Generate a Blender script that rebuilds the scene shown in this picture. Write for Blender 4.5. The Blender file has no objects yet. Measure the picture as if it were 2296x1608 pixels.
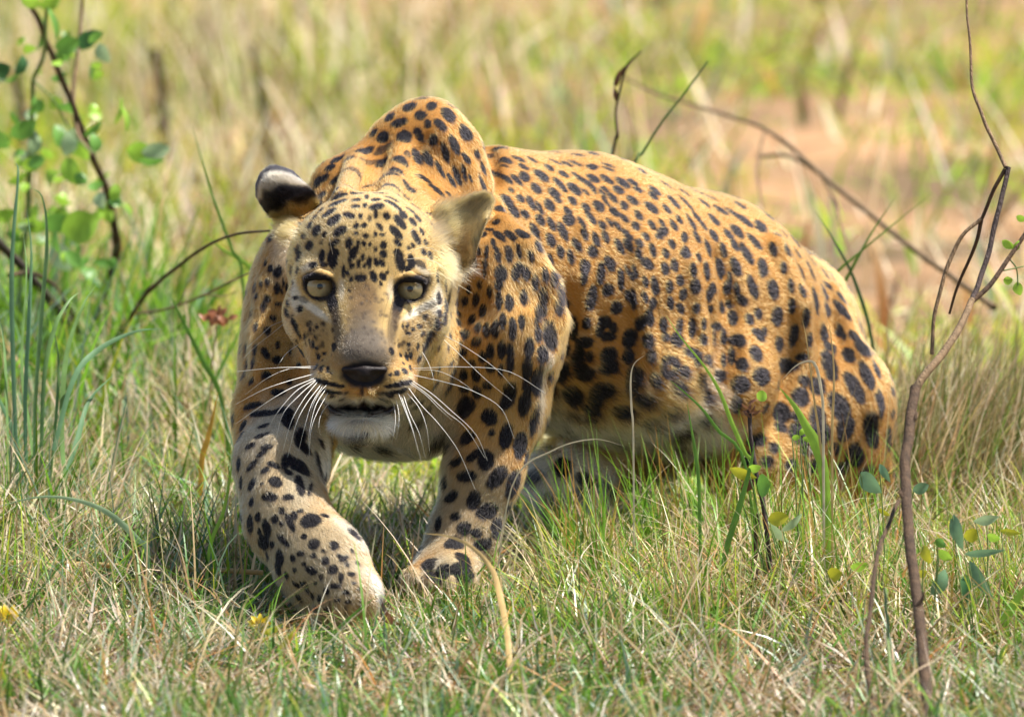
import bpy, math, random, os
import numpy as np
from mathutils import Vector, Matrix

# ------------------------------------------------------------------ camera, sky, sun, exposure
PITCH = math.radians(6.5)
DIST = 14.0                      # metres from lens to the face
CAM_H = 1.866
K = 0.0005                       # metres per design unit at the face (frame is 2296 units wide)
UW, VH = 1148.0, 804.0
scene = bpy.context.scene
cp, sp = math.cos(PITCH), math.sin(PITCH)
CAM = np.array([0.0, 0.0, CAM_H])
RIGHT = np.array([1.0, 0.0, 0.0]); UP = np.array([0.0, sp, cp]); FWD = np.array([0.0, cp, -sp])

cam_data = bpy.data.cameras.new("camera")
cam = bpy.data.objects.new("camera", cam_data)
scene.collection.objects.link(cam)
scene.camera = cam
cam.location = CAM
cam.rotation_euler = (math.pi / 2 - PITCH, 0, 0)
cam_data.sensor_width = 36.0
cam_data.sensor_fit = 'HORIZONTAL'
cam_data.lens = 36.0 * DIST / (2296 * K)
cam_data.clip_start = 0.5
cam_data.clip_end = 5000
cam_data.dof.use_dof = True
cam_data.dof.focus_distance = DIST - 0.02
cam_data.dof.aperture_fstop = 7.2

SUN_EL, SUN_AZ = math.radians(62), math.radians(78)      # azimuth measured from +Y towards +X
world = bpy.data.worlds.new("World"); scene.world = world; world.use_nodes = True
wn = world.node_tree.nodes; wl = world.node_tree.links
for n in list(wn): wn.remove(n)
sky = wn.new('ShaderNodeTexSky'); sky.sky_type = 'NISHITA'; sky.sun_disc = False
sky.sun_elevation = SUN_EL; sky.sun_rotation = SUN_AZ
bg = wn.new('ShaderNodeBackground'); bg.inputs['Strength'].default_value = 0.09
wo = wn.new('ShaderNodeOutputWorld')
wl.new(sky.outputs[0], bg.inputs['Color']); wl.new(bg.outputs[0], wo.inputs['Surface'])
sun_data = bpy.data.lights.new("sun", 'SUN'); sun_data.energy = 5.0; sun_data.angle = math.radians(0.5)
sun_data.color = (1.0, 0.965, 0.90)
sun = bpy.data.objects.new("sun", sun_data); scene.collection.objects.link(sun)
sdir = Vector((math.sin(SUN_AZ) * math.cos(SUN_EL), math.cos(SUN_AZ) * math.cos(SUN_EL), math.sin(SUN_EL)))
sun.rotation_euler = sdir.to_track_quat('Z', 'Y').to_euler()
vs = scene.view_settings
vs.view_transform = 'Standard'; vs.look = 'None'; vs.gamma = 1.0; vs.exposure = 1.0; vs.use_curve_mapping = False
scene.render.film_transparent = False
scene.cycles.max_bounces = 6
scene.cycles.transparent_max_bounces = 8


rng = np.random.default_rng(7)
random.seed(7)

# ------------------------------------------------------------------ helpers
def W(u, v, d=0.0):
    """world point of the design position (u, v) at depth d behind the face"""
    s = (DIST + d) / DIST * K
    return CAM + FWD * (DIST + d) + RIGHT * ((u - UW) * s) + UP * ((VH - v) * s)
def rs(d): return K * (DIST + d) / DIST
def ground_depth(v):
    """depth at which the flat ground appears at height v"""
    t = (VH - v) * K / DIST
    den = sp - t * cp
    return CAM_H / den - DIST
def G(u, v, z=0.0):
    p = W(u, v, ground_depth(v)); p[2] += z
    return p
def link(o, parent=None):
    scene.collection.objects.link(o)
    if parent is not None: o.parent = parent
    return o
def tag(o, label=None, cat=None, group=None, kind=None):
    if label: o['label'] = label
    if cat: o['category'] = cat
    if group: o['group'] = group
    if kind: o['kind'] = kind
    return o
def empty(name, loc, label=None, cat=None, group=None):
    o = bpy.data.objects.new(name, None); o.empty_display_size = 0.05
    link(o); o.location = loc
    return tag(o, label, cat, group)
def mesh_obj(name, verts, faces, mat, parent=None, smooth=True, cols=None, origin=None):
    """faces: (n,3) or (n,4) array"""
    verts = np.asarray(verts, dtype=np.float32).reshape(-1, 3)
    faces = np.asarray(faces, dtype=np.int32)
    off = np.zeros(3) if origin is None else np.asarray(origin)
    if parent is not None: off = off + np.array(parent.matrix_world.translation if parent.parent is None and parent.type != 'EMPTY' else parent.location)
    me = bpy.data.meshes.new(name)
    me.vertices.add(len(verts)); me.vertices.foreach_set('co', (verts - off).astype(np.float32).ravel())
    k = faces.shape[1]
    me.loops.add(faces.size); me.loops.foreach_set('vertex_index', faces.ravel())
    me.polygons.add(len(faces)); me.polygons.foreach_set('loop_start', np.arange(0, faces.size, k, dtype=np.int32))
    me.update(calc_edges=True)
    if smooth: me.polygons.foreach_set('use_smooth', np.ones(len(faces), dtype=bool))
    if cols is not None:
        at = me.color_attributes.new('col', 'FLOAT_COLOR', 'POINT')
        c4 = np.ones((len(verts), 4), dtype=np.float32); c4[:, :3] = cols
        at.data.foreach_set('color', c4.ravel())
    me.materials.append(mat)
    o = bpy.data.objects.new(name, me); link(o, parent)
    if origin is not None and parent is None: o.location = origin
    return o
def nodes_of(name):
    m = bpy.data.materials.new(name); m.use_nodes = True
    nt = m.node_tree
    return m, nt, nt.nodes['Principled BSDF']
def mat_attr(name, rough=0.6, spec=0.3, transl=0.0, noise=0.0):
    """colour from the 'col' attribute"""
    m, nt, b = nodes_of(name)
    a = nt.nodes.new('ShaderNodeAttribute'); a.attribute_name = 'col'
    src = a.outputs['Color']
    if noise:
        n = nt.nodes.new('ShaderNodeTexNoise'); n.inputs['Scale'].default_value = 180; n.inputs['Detail'].default_value = 3
        mr = nt.nodes.new('ShaderNodeMapRange'); mr.inputs['To Min'].default_value = 1 - noise; mr.inputs['To Max'].default_value = 1 + noise
        nt.links.new(n.outputs['Fac'], mr.inputs['Value'])
        vm = nt.nodes.new('ShaderNodeVectorMath'); vm.operation = 'SCALE'
        nt.links.new(src, vm.inputs[0]); nt.links.new(mr.outputs[0], vm.inputs['Scale']); src = vm.outputs[0]
    nt.links.new(src, b.inputs['Base Color'])
    b.inputs['Roughness'].default_value = rough
    b.inputs['Specular IOR Level'].default_value = spec
    if transl:
        t = nt.nodes.new('ShaderNodeBsdfTranslucent'); nt.links.new(src, t.inputs['Color'])
        mx = nt.nodes.new('ShaderNodeMixShader'); mx.inputs[0].default_value = transl
        out = nt.nodes['Material Output']
        nt.links.new(b.outputs[0], mx.inputs[1]); nt.links.new(t.outputs[0], mx.inputs[2]); nt.links.new(mx.outputs[0], out.inputs['Surface'])
    return m
def mat_plain(name, col, rough=0.6, spec=0.3, var=0.25, scale=60.0, transl=0.0, coat=0.0):
    m, nt, b = nodes_of(name)
    n = nt.nodes.new('ShaderNodeTexNoise'); n.inputs['Scale'].default_value = scale; n.inputs['Detail'].default_value = 4
    tc = nt.nodes.new('ShaderNodeTexCoord'); nt.links.new(tc.outputs['Object'], n.inputs['Vector'])
    cr = nt.nodes.new('ShaderNodeValToRGB')
    cr.color_ramp.elements[0].position = 0.3; cr.color_ramp.elements[1].position = 0.7
    cr.color_ramp.elements[0].color = (*[c * (1 - var) for c in col], 1); cr.color_ramp.elements[1].color = (*[min(1, c * (1 + var)) for c in col], 1)
    nt.links.new(n.outputs['Fac'], cr.inputs[0]); nt.links.new(cr.outputs[0], b.inputs['Base Color'])
    b.inputs['Roughness'].default_value = rough; b.inputs['Specular IOR Level'].default_value = spec
    b.inputs['Coat Weight'].default_value = coat
    if transl:
        t = nt.nodes.new('ShaderNodeBsdfTranslucent'); nt.links.new(cr.outputs[0], t.inputs['Color'])
        mx = nt.nodes.new('ShaderNodeMixShader'); mx.inputs[0].default_value = transl
        nt.links.new(b.outputs[0], mx.inputs[1]); nt.links.new(t.outputs[0], mx.inputs[2])
        nt.links.new(mx.outputs[0], nt.nodes['Material Output'].inputs['Surface'])
    return m
_H = rng.random((32, 32, 32)).astype(np.float32)
def vnoise(P, f):
    """smooth value noise in -1..1"""
    q = np.asarray(P) * f
    i = np.floor(q).astype(int); t = q - i; t = t * t * (3 - 2 * t)
    r = 0
    for dx in (0, 1):
        wx = t[..., 0] if dx else 1 - t[..., 0]
        for dy in (0, 1):
            wy = t[..., 1] if dy else 1 - t[..., 1]
            for dz in (0, 1):
                wz = t[..., 2] if dz else 1 - t[..., 2]
                r = r + _H[(i[..., 0] + dx) % 32, (i[..., 1] + dy) % 32, (i[..., 2] + dz) % 32] * wx * wy * wz
    return r * 2 - 1
def norm(a): return a / np.maximum(np.linalg.norm(a, axis=-1, keepdims=True), 1e-12)
def spline(pts, n):
    """Catmull-Rom through pts, n samples"""
    p = np.asarray(pts, float)
    if len(p) == 2: return p[0] + (p[1] - p[0]) * np.linspace(0, 1, n)[:, None]
    q = np.vstack([2 * p[0] - p[1], p, 2 * p[-1] - p[-2]])
    t = np.linspace(0, len(p) - 1, n); i = np.minimum(t.astype(int), len(p) - 2); f = (t - i)[:, None]
    a, b, c, d = q[i], q[i + 1], q[i + 2], q[i + 3]
    return 0.5 * (2 * b + (c - a) * f + (2 * a - 5 * b + 4 * c - d) * f ** 2 + (3 * b - a - 3 * c + d) * f ** 3)
def tube(path, rad, sides=6):
    """verts, quads of a tapered tube"""
    path = np.asarray(path, float); n = len(path); rad = np.broadcast_to(np.asarray(rad, float), (n,))
    T = norm(np.gradient(path, axis=0))
    ref = np.array([0.31, 0.77, 0.55]) if abs(T[0] @ np.array([0.31, 0.77, 0.55])) < 0.9 else np.array([1., 0, 0])
    A = norm(np.cross(T, ref)); B = np.cross(T, A)
    an = np.arange(sides) / sides * 2 * math.pi
    V = path[:, None] + rad[:, None, None] * (np.cos(an)[None, :, None] * A[:, None] + np.sin(an)[None, :, None] * B[:, None])
    V = V.reshape(-1, 3)
    i = np.arange(n - 1)[:, None] * sides; j = np.arange(sides)[None]; j2 = (j + 1) % sides
    F = np.stack([i + j, i + j2, i + sides + j2, i + sides + j], -1).reshape(-1, 4)
    return V, F
# ------------------------------------------------------------------ leopard: implicit body
# The body is sculpted as a blend of rounded cones and ellipsoids in lens axes (x right, y up, z towards the viewer)
def C3(u, v, d=0.0):
    s = rs(d); return np.array([(u - UW) * s, (VH - v) * s, -d])
def to_world(Pc): 
    return CAM + FWD * DIST + Pc[:, 0:1] * RIGHT + Pc[:, 1:2] * UP - Pc[:, 2:3] * FWD
PR = []
def cone(a, b, k=30, sub=False):
    """a, b = (u, v, d, r)"""
    PR.append(('c', C3(*a[:3]), C3(*b[:3]), a[3] * rs(a[2]), b[3] * rs(b[2]), k * K, sub))
def ell(u, v, d, rx, ry, rz, roll=0, k=30, sub=False):
    s = rs(d); a = math.radians(-roll)
    PR.append(('e', C3(u, v, d), np.array([rx, ry, rz]) * s, (math.cos(a), math.sin(a)), 0, k * K, sub))
def prim_d(p, P):
    if p[0] == 'c':
        a, b, ra, rb = p[1:5]
        ab = b - a; t = np.clip(((P - a) @ ab) / (ab @ ab), 0, 1)
        q = P - a - t[:, None] * ab
        return np.sqrt((q * q).sum(1)) - (ra + (rb - ra) * t)
    c, r, (ca, sa) = p[1:4]
    q = P - c
    x = q[:, 0] * ca + q[:, 1] * sa; y = -q[:, 0] * sa + q[:, 1] * ca
    qq = np.stack([x, y, q[:, 2]], 1)
    k0 = np.sqrt(((qq / r) ** 2).sum(1)); k1 = np.sqrt(((qq / (r * r)) ** 2).sum(1))
    return k0 * (k0 - 1) / np.maximum(k1, 1e-9)
def sdf(P, upto=None):
    P = np.asarray(P, dtype=np.float64)
    D = np.full(len(P), 10.0)
    for p in (PR if upto is None else PR[:upto]):
        k = p[5]
        if p[0] == 'c':
            mid = (p[1] + p[2]) / 2; R = np.linalg.norm(p[1] - p[2]) / 2 + max(p[3], p[4])
        else:
            mid = p[1]; R = p[2].max()
        dl = np.sqrt(((P - mid) ** 2).sum(1)) - R          # lower bound on the primitive's distance
        if p[6]:
            m = dl < k + 0.01
            if not m.any(): continue
            d = -prim_d(p, P[m]); a = D[m]
            h = np.maximum(k - np.abs(a - d), 0) / k
            D[m] = np.maximum(a, d) + h * h * k * 0.25
        else:
            m = dl < D + k
            if not m.any(): continue
            d = prim_d(p, P[m]); a = D[m]
            h = np.maximum(k - np.abs(a - d), 0) / k
            D[m] = np.minimum(a, d) - h * h * k * 0.25
    return D
def march(u, v, d0=-0.35, d1=1.3):
    """first surface met along the line of sight at (u, v): lens-space point or None"""
    ds = np.arange(d0, d1, 0.004)
    P = np.stack([C3(u, v, d) for d in ds]); D = sdf(P)
    i = np.argmax(D < 0)
    if D[i] >= 0: return None
    if i == 0: return ds[0]
    t = D[i - 1] / (D[i - 1] - D[i]); return ds[i - 1] + t * 0.004

# torso
cone((1040, 570, .38, 215), (1290, 640, .52, 284), 60)
cone((1110, 450, .40, 118), (1400, 580, .58, 180), 60)
cone((1290, 640, .52, 284), (1560, 700, .66, 256), 60)
cone((1560, 700, .66, 256), (1705, 775, .78, 230), 60)
ell(1430, 850, .56, 260, 158, 180, 10, 80)
ell(1390, 830, .47, 190, 150, 140, 6, 70)
ell(1590, 850, .55, 150, 135, 125, 20, 80)                # belly
# hind quarters
cone((1700, 790, .76, 216), (1838, 930, .72, 142), 60)
cone((1838, 930, .72, 142), (1880, 1020, .70, 114), 60)
cone((1860, 900, .70, 140), (1690, 1030, .60, 105), 60)   # thigh to knee
cone((1690, 1040, .60, 85), (1930, 1090, .72, 70), 40)    # shank
cone((1930, 1080, .72, 65), (1850, 1165, .70, 50), 30)    # hind foot
cone((1850, 1165, .70, 50), (1760, 1175, .62, 48), 30)
# tail, trailing low behind
cone((1830, 880, .95, 52), (1760, 1000, 1.20, 30), 30)
cone((1760, 1000, 1.20, 30), (1640, 1075, 1.42, 25), 20)
cone((1640, 1075, 1.42, 25), (1480, 1085, 1.62, 22), 20)
# far hind leg, reaching forward under the belly
cone((1560, 930, .80, 130), (1350, 1000, .58, 85), 50)
cone((1350, 1000, .58, 85), (1262, 1085, .50, 74), 40)
cone((1270, 1100, .50, 66), (1330, 1170, .52, 52), 40)
# chest, neck
ell(900, 790, .24, 235, 215, 150, 0, 60)
ell(870, 930, .22, 170, 82, 100, 0, 60)
ell(905, 620, .26, 235, 230, 150, 0, 60)
cone((880, 560, .20, 175), (830, 640, .08, 170), 60)
cone((905, 800, .22, 170), (840, 780, .08, 140), 60)
# shoulder blades rising over the neck
cone((965, 302, .27, 78), (1010, 560, .27, 140), 50)
cone((1010, 345, .28, 74), (1045, 520, .27, 80), 30)
cone((925, 345, .27, 98), (880, 520, .26, 165), 60)
cone((760, 430, .24, 62), (700, 650, .20, 110), 60)
cone((870, 330, .26, 40), (780, 420, .24, 60), 50)
# near shoulder and planted front leg
ell(1150, 690, .20, 112, 190, 105, -14, 40)
cone((1140, 780, .17, 105), (1120, 920, .20, 96), 45)
cone((1120, 910, .19, 98), (1085, 1060, .17, 82), 35)
cone((1085, 1060, .17, 82), (1040, 1200, .155, 72), 30)
cone((1040, 1200, .155, 76), (995, 1275, .13, 62), 25)
cone((995, 1275, .13, 58), (945, 1298, .09, 36), 25)
cone((1015, 1272, .13, 60), (1015, 1290, .06, 40), 25)
for tu, tv, td in ((925, 1300, .075), (962, 1312, .055), (1005, 1314, .05), (1045, 1304, .065)):
    ell(tu, tv, td - .006, 23, 30, 36, 0, 6)
# far shoulder and lifted front leg
ell(662, 740, .17, 118, 190, 100, 5, 40)
cone((640, 820, .14, 100), (640, 930, .09, 108), 40)
cone((636, 930, .09, 108), (632, 1040, .03, 106), 30)
cone((688, 985, .10, 50), (684, 1055, .08, 46), 20)      # elbow side
cone((618, 1040, .00, 94), (645, 1170, -.05, 95), 30)
cone((640, 1160, -.05, 90), (725, 1270, -.09, 100), 25)
cone((715, 1260, -.09, 98), (775, 1330, -.12, 80), 25)
ell(735, 1352, -.10, 66, 44, 60, 20, 25)
for tu, tv in ((722, 1358), (757, 1368), (793, 1366), (824, 1345)):   # toes
    ell(tu, tv, -.132, 22, 36, 36, 0, 6)
ell(640, 600, .17, 60, 110, 80, 12, 50)
# head
N_BODY = len(PR)
def hd(du, dv, z): return (819 + du, 644 - dv, -z * K)
def hell(du, dv, z, rx, ry, rz, roll=0, k=30, sub=False):
    u, v, d = hd(du, dv, z); ell(u, v, d, rx, ry, rz, roll, k, sub)
def hcone(a, b, k=30, sub=False):
    cone((*hd(*a[:3]), a[3]), (*hd(*b[:3]), b[3]), k, sub)
hell(5, 55, -110, 176, 150, 170, 0, 40)                   # cranium
hell(0, 110, -70, 120, 92, 110, 0, 40)                    # brow dome
hell(-88, 26, -8, 66, 46, 52, 12, 30); hell(92, 22, -8, 66, 46, 52, -12, 30)     # brow ridges
hell(-112, -60, -44, 74, 82, 72, 0, 40); hell(112, -66, -44, 74, 82, 72, 0, 40)  # cheeks
hcone((-22, 20, -8, 58), (-24, -150, 92, 50), 40); hcone((20, 20, -8, 58), (20, -150, 92, 50), 40)   # nose bridge
hell(-62, -100, 22, 62, 84, 56, 20, 40); hell(58, -102, 22, 62, 84, 56, -20, 40)
hell(-2, -165, 92, 62, 40, 56, 0, 30)
hell(-64, -210, 82, 58, 46, 62, -10, 20); hell(56, -212, 82, 58, 46, 62, 10, 20)   # muzzle pads
hell(-4, -225, 95, 42, 40, 60, 0, 20)
hcone((-62, -196, 20, 58), (-60, -120, -40, 70), 40); hcone((56, -200, 20, 58), (60, -120, -40, 70), 40)
hell(-8, -262, 0, 84, 46, 84, 0, 30)                     # jaw
hell(-8, -310, 68, 64, 30, 46, 0, 14)                     # chin
hell(-10, -276, 92, 62, 14, 60, 0, 7, True)               # open mouth
hell(-4, -262, 128, 12, 14, 40, 0, 8, True)               # philtrum
# muscle and skin relief on shoulder, blades, flank and thigh
def ridge(pts, r, out, k=22, sub=False):
    P = [(u, v, march(u, v)) for u, v in pts]
    P = [p for p in P if p[2] is not None]
    for a, b in zip(P, P[1:]):
        o = rs(a[2]) * (r - out) * (-1 if sub else 1)
        cone((a[0], a[1], a[2] + o, r), (b[0], b[1], b[2] + o, r), k, sub)
RIDGES = [
 ([(1128, 505), (1180, 560), (1225, 640), (1240, 720), (1215, 800)], 26, 7), ([(1085, 560), (1120, 640), (1140, 740), (1140, 840)], 24, 6), ([(1180, 720), (1190, 800), (1180, 900)], 20, 6),
 ([(980, 300), (1040, 380), (1062, 470)], 22, 6), ([(905, 330), (880, 420), (860, 480)], 24, 6), ([(800, 360), (770, 440)], 22, 6),
 ([(1300, 520), (1292, 620), (1310, 720), (1330, 800)], 22, 6), ([(1420, 560), (1430, 680), (1450, 790)], 24, 5), ([(1540, 600), (1560, 720), (1570, 820)], 24, 5),
 ([(1730, 560), (1780, 680), (1790, 800), (1760, 920)], 36, 9), ([(1860, 660), (1920, 800), (1950, 920)], 26, 6), ([(600, 640), (585, 740), (590, 840)], 22, 6), ([(660, 900), (620, 1000), (600, 1100)], 24, 5)]
for pts, r, out in RIDGES: ridge(pts, r, out)
ridge([(1628, 580), (1648, 680), (1640, 780), (1605, 880)], 26, 6, 30, True)
ridge([(1096, 330), (1108, 400), (1112, 470)], 16, 8, 18, True)
# neck ruff under the jaw
hell(0, -150, -130, 150, 120, 100, 0, 50)
# eye sockets
EYES = []
for du, dv, roll in ((-101.5, 2, 24), (100.5, -3.5, -24)):
    u, v, _ = hd(du, dv, 0)
    d = march(u, v)
    EYES.append((u, v, d, roll))
for u, v, d, roll in EYES:
    ell(u, v - 1, d, 32, 25, 30, roll, 6, True)
    sg = 1 if roll > 0 else -1
    ell(u + sg * 27, v + 22, d, 15, 8, 10, roll * 1.8, 6, True)       # inner corner
    cone((u - 30, v - 18 + sg * 1, d - .005, 7), (u, v - 26, d - .0105, 11), 8); cone((u, v - 26, d - .0105, 11), (u + 30, v - 18 - sg * 1, d - .005, 7), 8)   # upper lid
# ------------------------------------------------------------------ leopard: surface
def surface_nets(vol, org, h):
    s = vol < 0
    nx, ny, nz = vol.shape
    acc = np.zeros((nx - 1, ny - 1, nz - 1, 3), np.float32); cnt = np.zeros((nx - 1, ny - 1, nz - 1), np.float32)
    corners = [(i, j, k) for i in (0, 1) for j in (0, 1) for k in (0, 1)]
    def sh(a, c): return a[c[0]:nx - 1 + c[0], c[1]:ny - 1 + c[1], c[2]:nz - 1 + c[2]]
    for c in corners:
        for ax in range(3):
            if c[ax]: continue
            e = list(c); e[ax] = 1
            a, b = sh(vol, c), sh(vol, e)
            m = (a < 0) != (b < 0)
            t = np.where(m, a / np.where(m, a - b, 1), 0)
            for q in range(3): acc[..., q] += m * (c[q] + (t if q == ax else 0))
            cnt += m
    act = cnt > 0
    idx = np.full(act.shape, -1, np.int64); idx[act] = np.arange(act.sum())
    ii = np.argwhere(act)
    V = (ii + acc[act] / cnt[act][:, None]) * h + org
    F = []
    for ax in range(3):
        o1, o2 = [(1, 2), (2, 0), (0, 1)][ax]
        sl0 = [slice(None)] * 3; sl1 = [slice(None)] * 3
        sl0[ax] = slice(0, -1); sl1[ax] = slice(1, None)
        a, b = s[tuple(sl0)], s[tuple(sl1)]
        E = np.argwhere(a != b)
        ok = (E[:, o1] > 0) & (E[:, o2] > 0) & (E[:, o1] < vol.shape[o1] - 1) & (E[:, o2] < vol.shape[o2] - 1)
        E = E[ok]
        inside = s[tuple(E.T)]
        q = []
        for d1, d2 in ((-1, -1), (0, -1), (0, 0), (-1, 0)):
            e = E.copy(); e[:, o1] += d1; e[:, o2] += d2; q.append(idx[tuple(e.T)])
        q = np.stack(q, 1)
        q[~inside] = q[~inside][:, ::-1]
        F.append(q)
    return V, np.vstack(F)
def sparse_nets(fn, lo, hi, h, ratio=3, margin=0.03):
    hc = h * ratio
    n = np.ceil((hi - lo) / hc).astype(int) + 1
    g = np.stack(np.meshgrid(*[lo[a] + (np.arange(n[a]) + 0.5 * (ratio - 1) / ratio) * hc for a in range(3)], indexing='ij'), -1)
    vc = fn(g.reshape(-1, 3)).reshape(n)
    vol = vc.repeat(ratio, 0).repeat(ratio, 1).repeat(ratio, 2).astype(np.float32)
    near = (np.abs(vc) < margin).repeat(ratio, 0).repeat(ratio, 1).repeat(ratio, 2)
    ij = np.argwhere(near)
    vol[near] = fn(lo + ij * h)
    return surface_nets(vol, lo, h)
def sdf_grad(fn, P, e=0.0008):
    d = fn(P)
    g = np.stack([fn(P + np.eye(3)[a] * e) - d for a in range(3)], 1) / e
    return d, g
def subdivide(V, F):
    e = np.stack([F, np.roll(F, -1, 1)], -1).reshape(-1, 2); es = np.sort(e, 1)
    ue, inv = np.unique(es, axis=0, return_inverse=True); inv = inv.reshape(-1, 4)
    nv, ne = len(V), len(ue)
    V2 = np.vstack([V, V[ue].mean(1), V[F].mean(1)])
    em = nv + inv; fc = nv + ne + np.arange(len(F))
    F2 = np.vstack([np.stack([F[:, k], em[:, k], fc, em[:, k - 1]], 1) for k in range(4)])
    return V2, F2
allc = [p[1] for p in PR] + [p[2] for p in PR if p[0] == 'c']
lo = np.min(allc, 0) - 0.17; hi = np.max(allc, 0) + 0.17
VOX = 0.0042
BV, BF = sparse_nets(sdf, lo, hi, VOX)
BV, BF = subdivide(BV, BF)
for _ in range(2):
    d, g = sdf_grad(sdf, BV)
    step = d / np.maximum((g * g).sum(1), 0.2)
    BV = BV - np.clip(step, -.004, .004)[:, None] * g
_, BN = sdf_grad(sdf, BV); BN = norm(BN)
print('body', len(BV), len(BF))
# ------------------------------------------------------------------ leopard: coat pattern
from mathutils.bvhtree import BVHTree
from mathutils.kdtree import KDTree
_tri = np.vstack([BF[:, [0, 1, 2]], BF[:, [0, 2, 3]]])
BVH = BVHTree.FromPolygons([tuple(v) for v in BV.tolist()], BF.tolist())
EYE_C = Vector((0, 0, DIST))          # lens position in lens space
def hit(u, v):
    t = C3(u, v, 0.0); d = (Vector(t) - EYE_C).normalized()
    loc, n, i, dist = BVH.ray_cast(EYE_C, d)
    if loc is None: return None
    return np.array(loc), np.array(n)
# charts: how a list of positions is measured (origin u, v and units)
CH = {}
def chart(name, x0, y0, w, px):
    s = w / px
    CH[name] = (x0 * .6864, y0 * .6864, s * .6864)
chart('crown', 900, 280, 800, 2296); chart('face', 900, 820, 600, 1508); chart('head', 740, 500, 1000, 1608)
chart('back', 1500, 450, 600, 2296); chart('loin', 1900, 600, 600, 2296); chart('rump', 2400, 750, 600, 2296)
chart('flank', 1500, 400, 1500, 2296); chart('legs', 700, 1250, 1200, 2296); chart('low', 1700, 1100, 1300, 2296)
SPOTS = {}
SPOTS['crown'] = """1365,125,60,25,5;1250,200,62,45,0;1462,195,45,45,30;1625,275,75,50,45;1640,190,40,18,35;1065,300,55,40,-40;1160,350,75,38,5;1360,285,55,45,10;1425,360,32,45;1545,365,70,38,60;1785,440,85,55,50;1820,340,70,22,50;915,450,45,30,-50;1000,490,55,50,-30;1205,485,70,55;1345,465,75,38,65;1480,510,42,50;1675,545,95,38,70;1590,620,95,32,72;760,550,50,22,-35;830,615,75,38,-50;680,695,65,38,-45;575,695,70,28,-35;640,600,60,20,-35;505,770,50,28,-20;490,700,45,22,-40;1030,585,85,28,-10,.7;975,630,55,25,-20,.7;850,720,90,28,-20,.6;1010,735,75,42,25;1185,700,85,38,40;1320,670,80,38,70;1240,640,35,35,40,.7;1425,680,75,38,75;1790,680,60,25,70;1890,640,30,42;1940,560,45,18,65;1545,790,80,22,75;1700,840,95,30,75;1770,820,75,22,80;1650,890,70,20,70,.8;1385,870,70,38,90;1510,975,100,38,75;1615,1015,40,28,60,.8;1935,920,85,28,60;1830,870,45,14,75;1945,770,55,22,80;1140,800,75,28,35;1030,845,110,28,15;760,790,90,22,-15,.6;780,840,70,25,-10,.7;790,890,70,22,-5,.7;690,780,70,35,-30,.6;560,890,60,25,-40,.8;390,910,50,40,70;460,870,45,25,-40;330,830,50,25,-50;1065,935,115,28,12;1240,955,90,35,65;870,945,60,20,0,.7;
720,965,80,10,-3;560,985,50,18,-20;435,1030,55,28,-40;595,1040,85,20,-10;760,1015,65,20,3;985,1010,75,18;855,1045,25,38;1090,1062,75,18,5;1215,1050,75,12,25;295,1130,40,65,10;400,1120,55,40,-55;580,1100,100,28,-12;760,1075,52,20;945,1072,50,22,8;750,1135,48,18;838,1125,22,25;945,1135,70,28;1110,1120,92,28,12;1305,1140,55,22,25;1270,1175,55,16,20;425,1170,40,16,-15;505,1190,75,28,-20;370,1235,35,18,-25;210,1218,50,10;690,1220,60,32,35;797,1232,25,28;880,1250,22,35,0,.7;940,1220,24,38,0,.8;1038,1230,35,38;1195,1215,50,32,35;1165,1280,85,35,52;1285,1280,48,25,55;1335,1245,50,25,40;1430,1205,32,15,20;545,1265,78,42,-35;325,1315,30,32;235,1305,40,30;385,1365,58,38,-55;600,1370,72,38,-28;762,1320,28,26;830,1315,28,28,-40;978,1330,48,26,55;1130,1380,85,38,45;1318,1425,85,28,60;1370,1370,45,18,70;268,1420,28,24,-40;460,1400,35,20,-40;760,1392,24,20;845,1415,35,20,10,.8;935,1400,18,30,0,.8;1000,1400,30,15,0,.8;320,1505,48,38,-50;550,1480,58,30,-25;690,1485,32,52,10;830,1490,22,30,-20;1010,1500,32,35,20;1140,1475,50,28,40;1285,1500,28,18,45;1405,1475,32,16,70;215,1540,30,38;430,1470,28,14,-40,.7;740,1550,60,30,-40;775,1480,18,28;885,1490,14,22;935,1540,22,18,45;1005,1585,32,28;440,1590,35,28,-30;550,1580,55,45,-40;1150,1580,55,35,40;1250,1525,20,20;1390,1565,40,22,60"""
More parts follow.
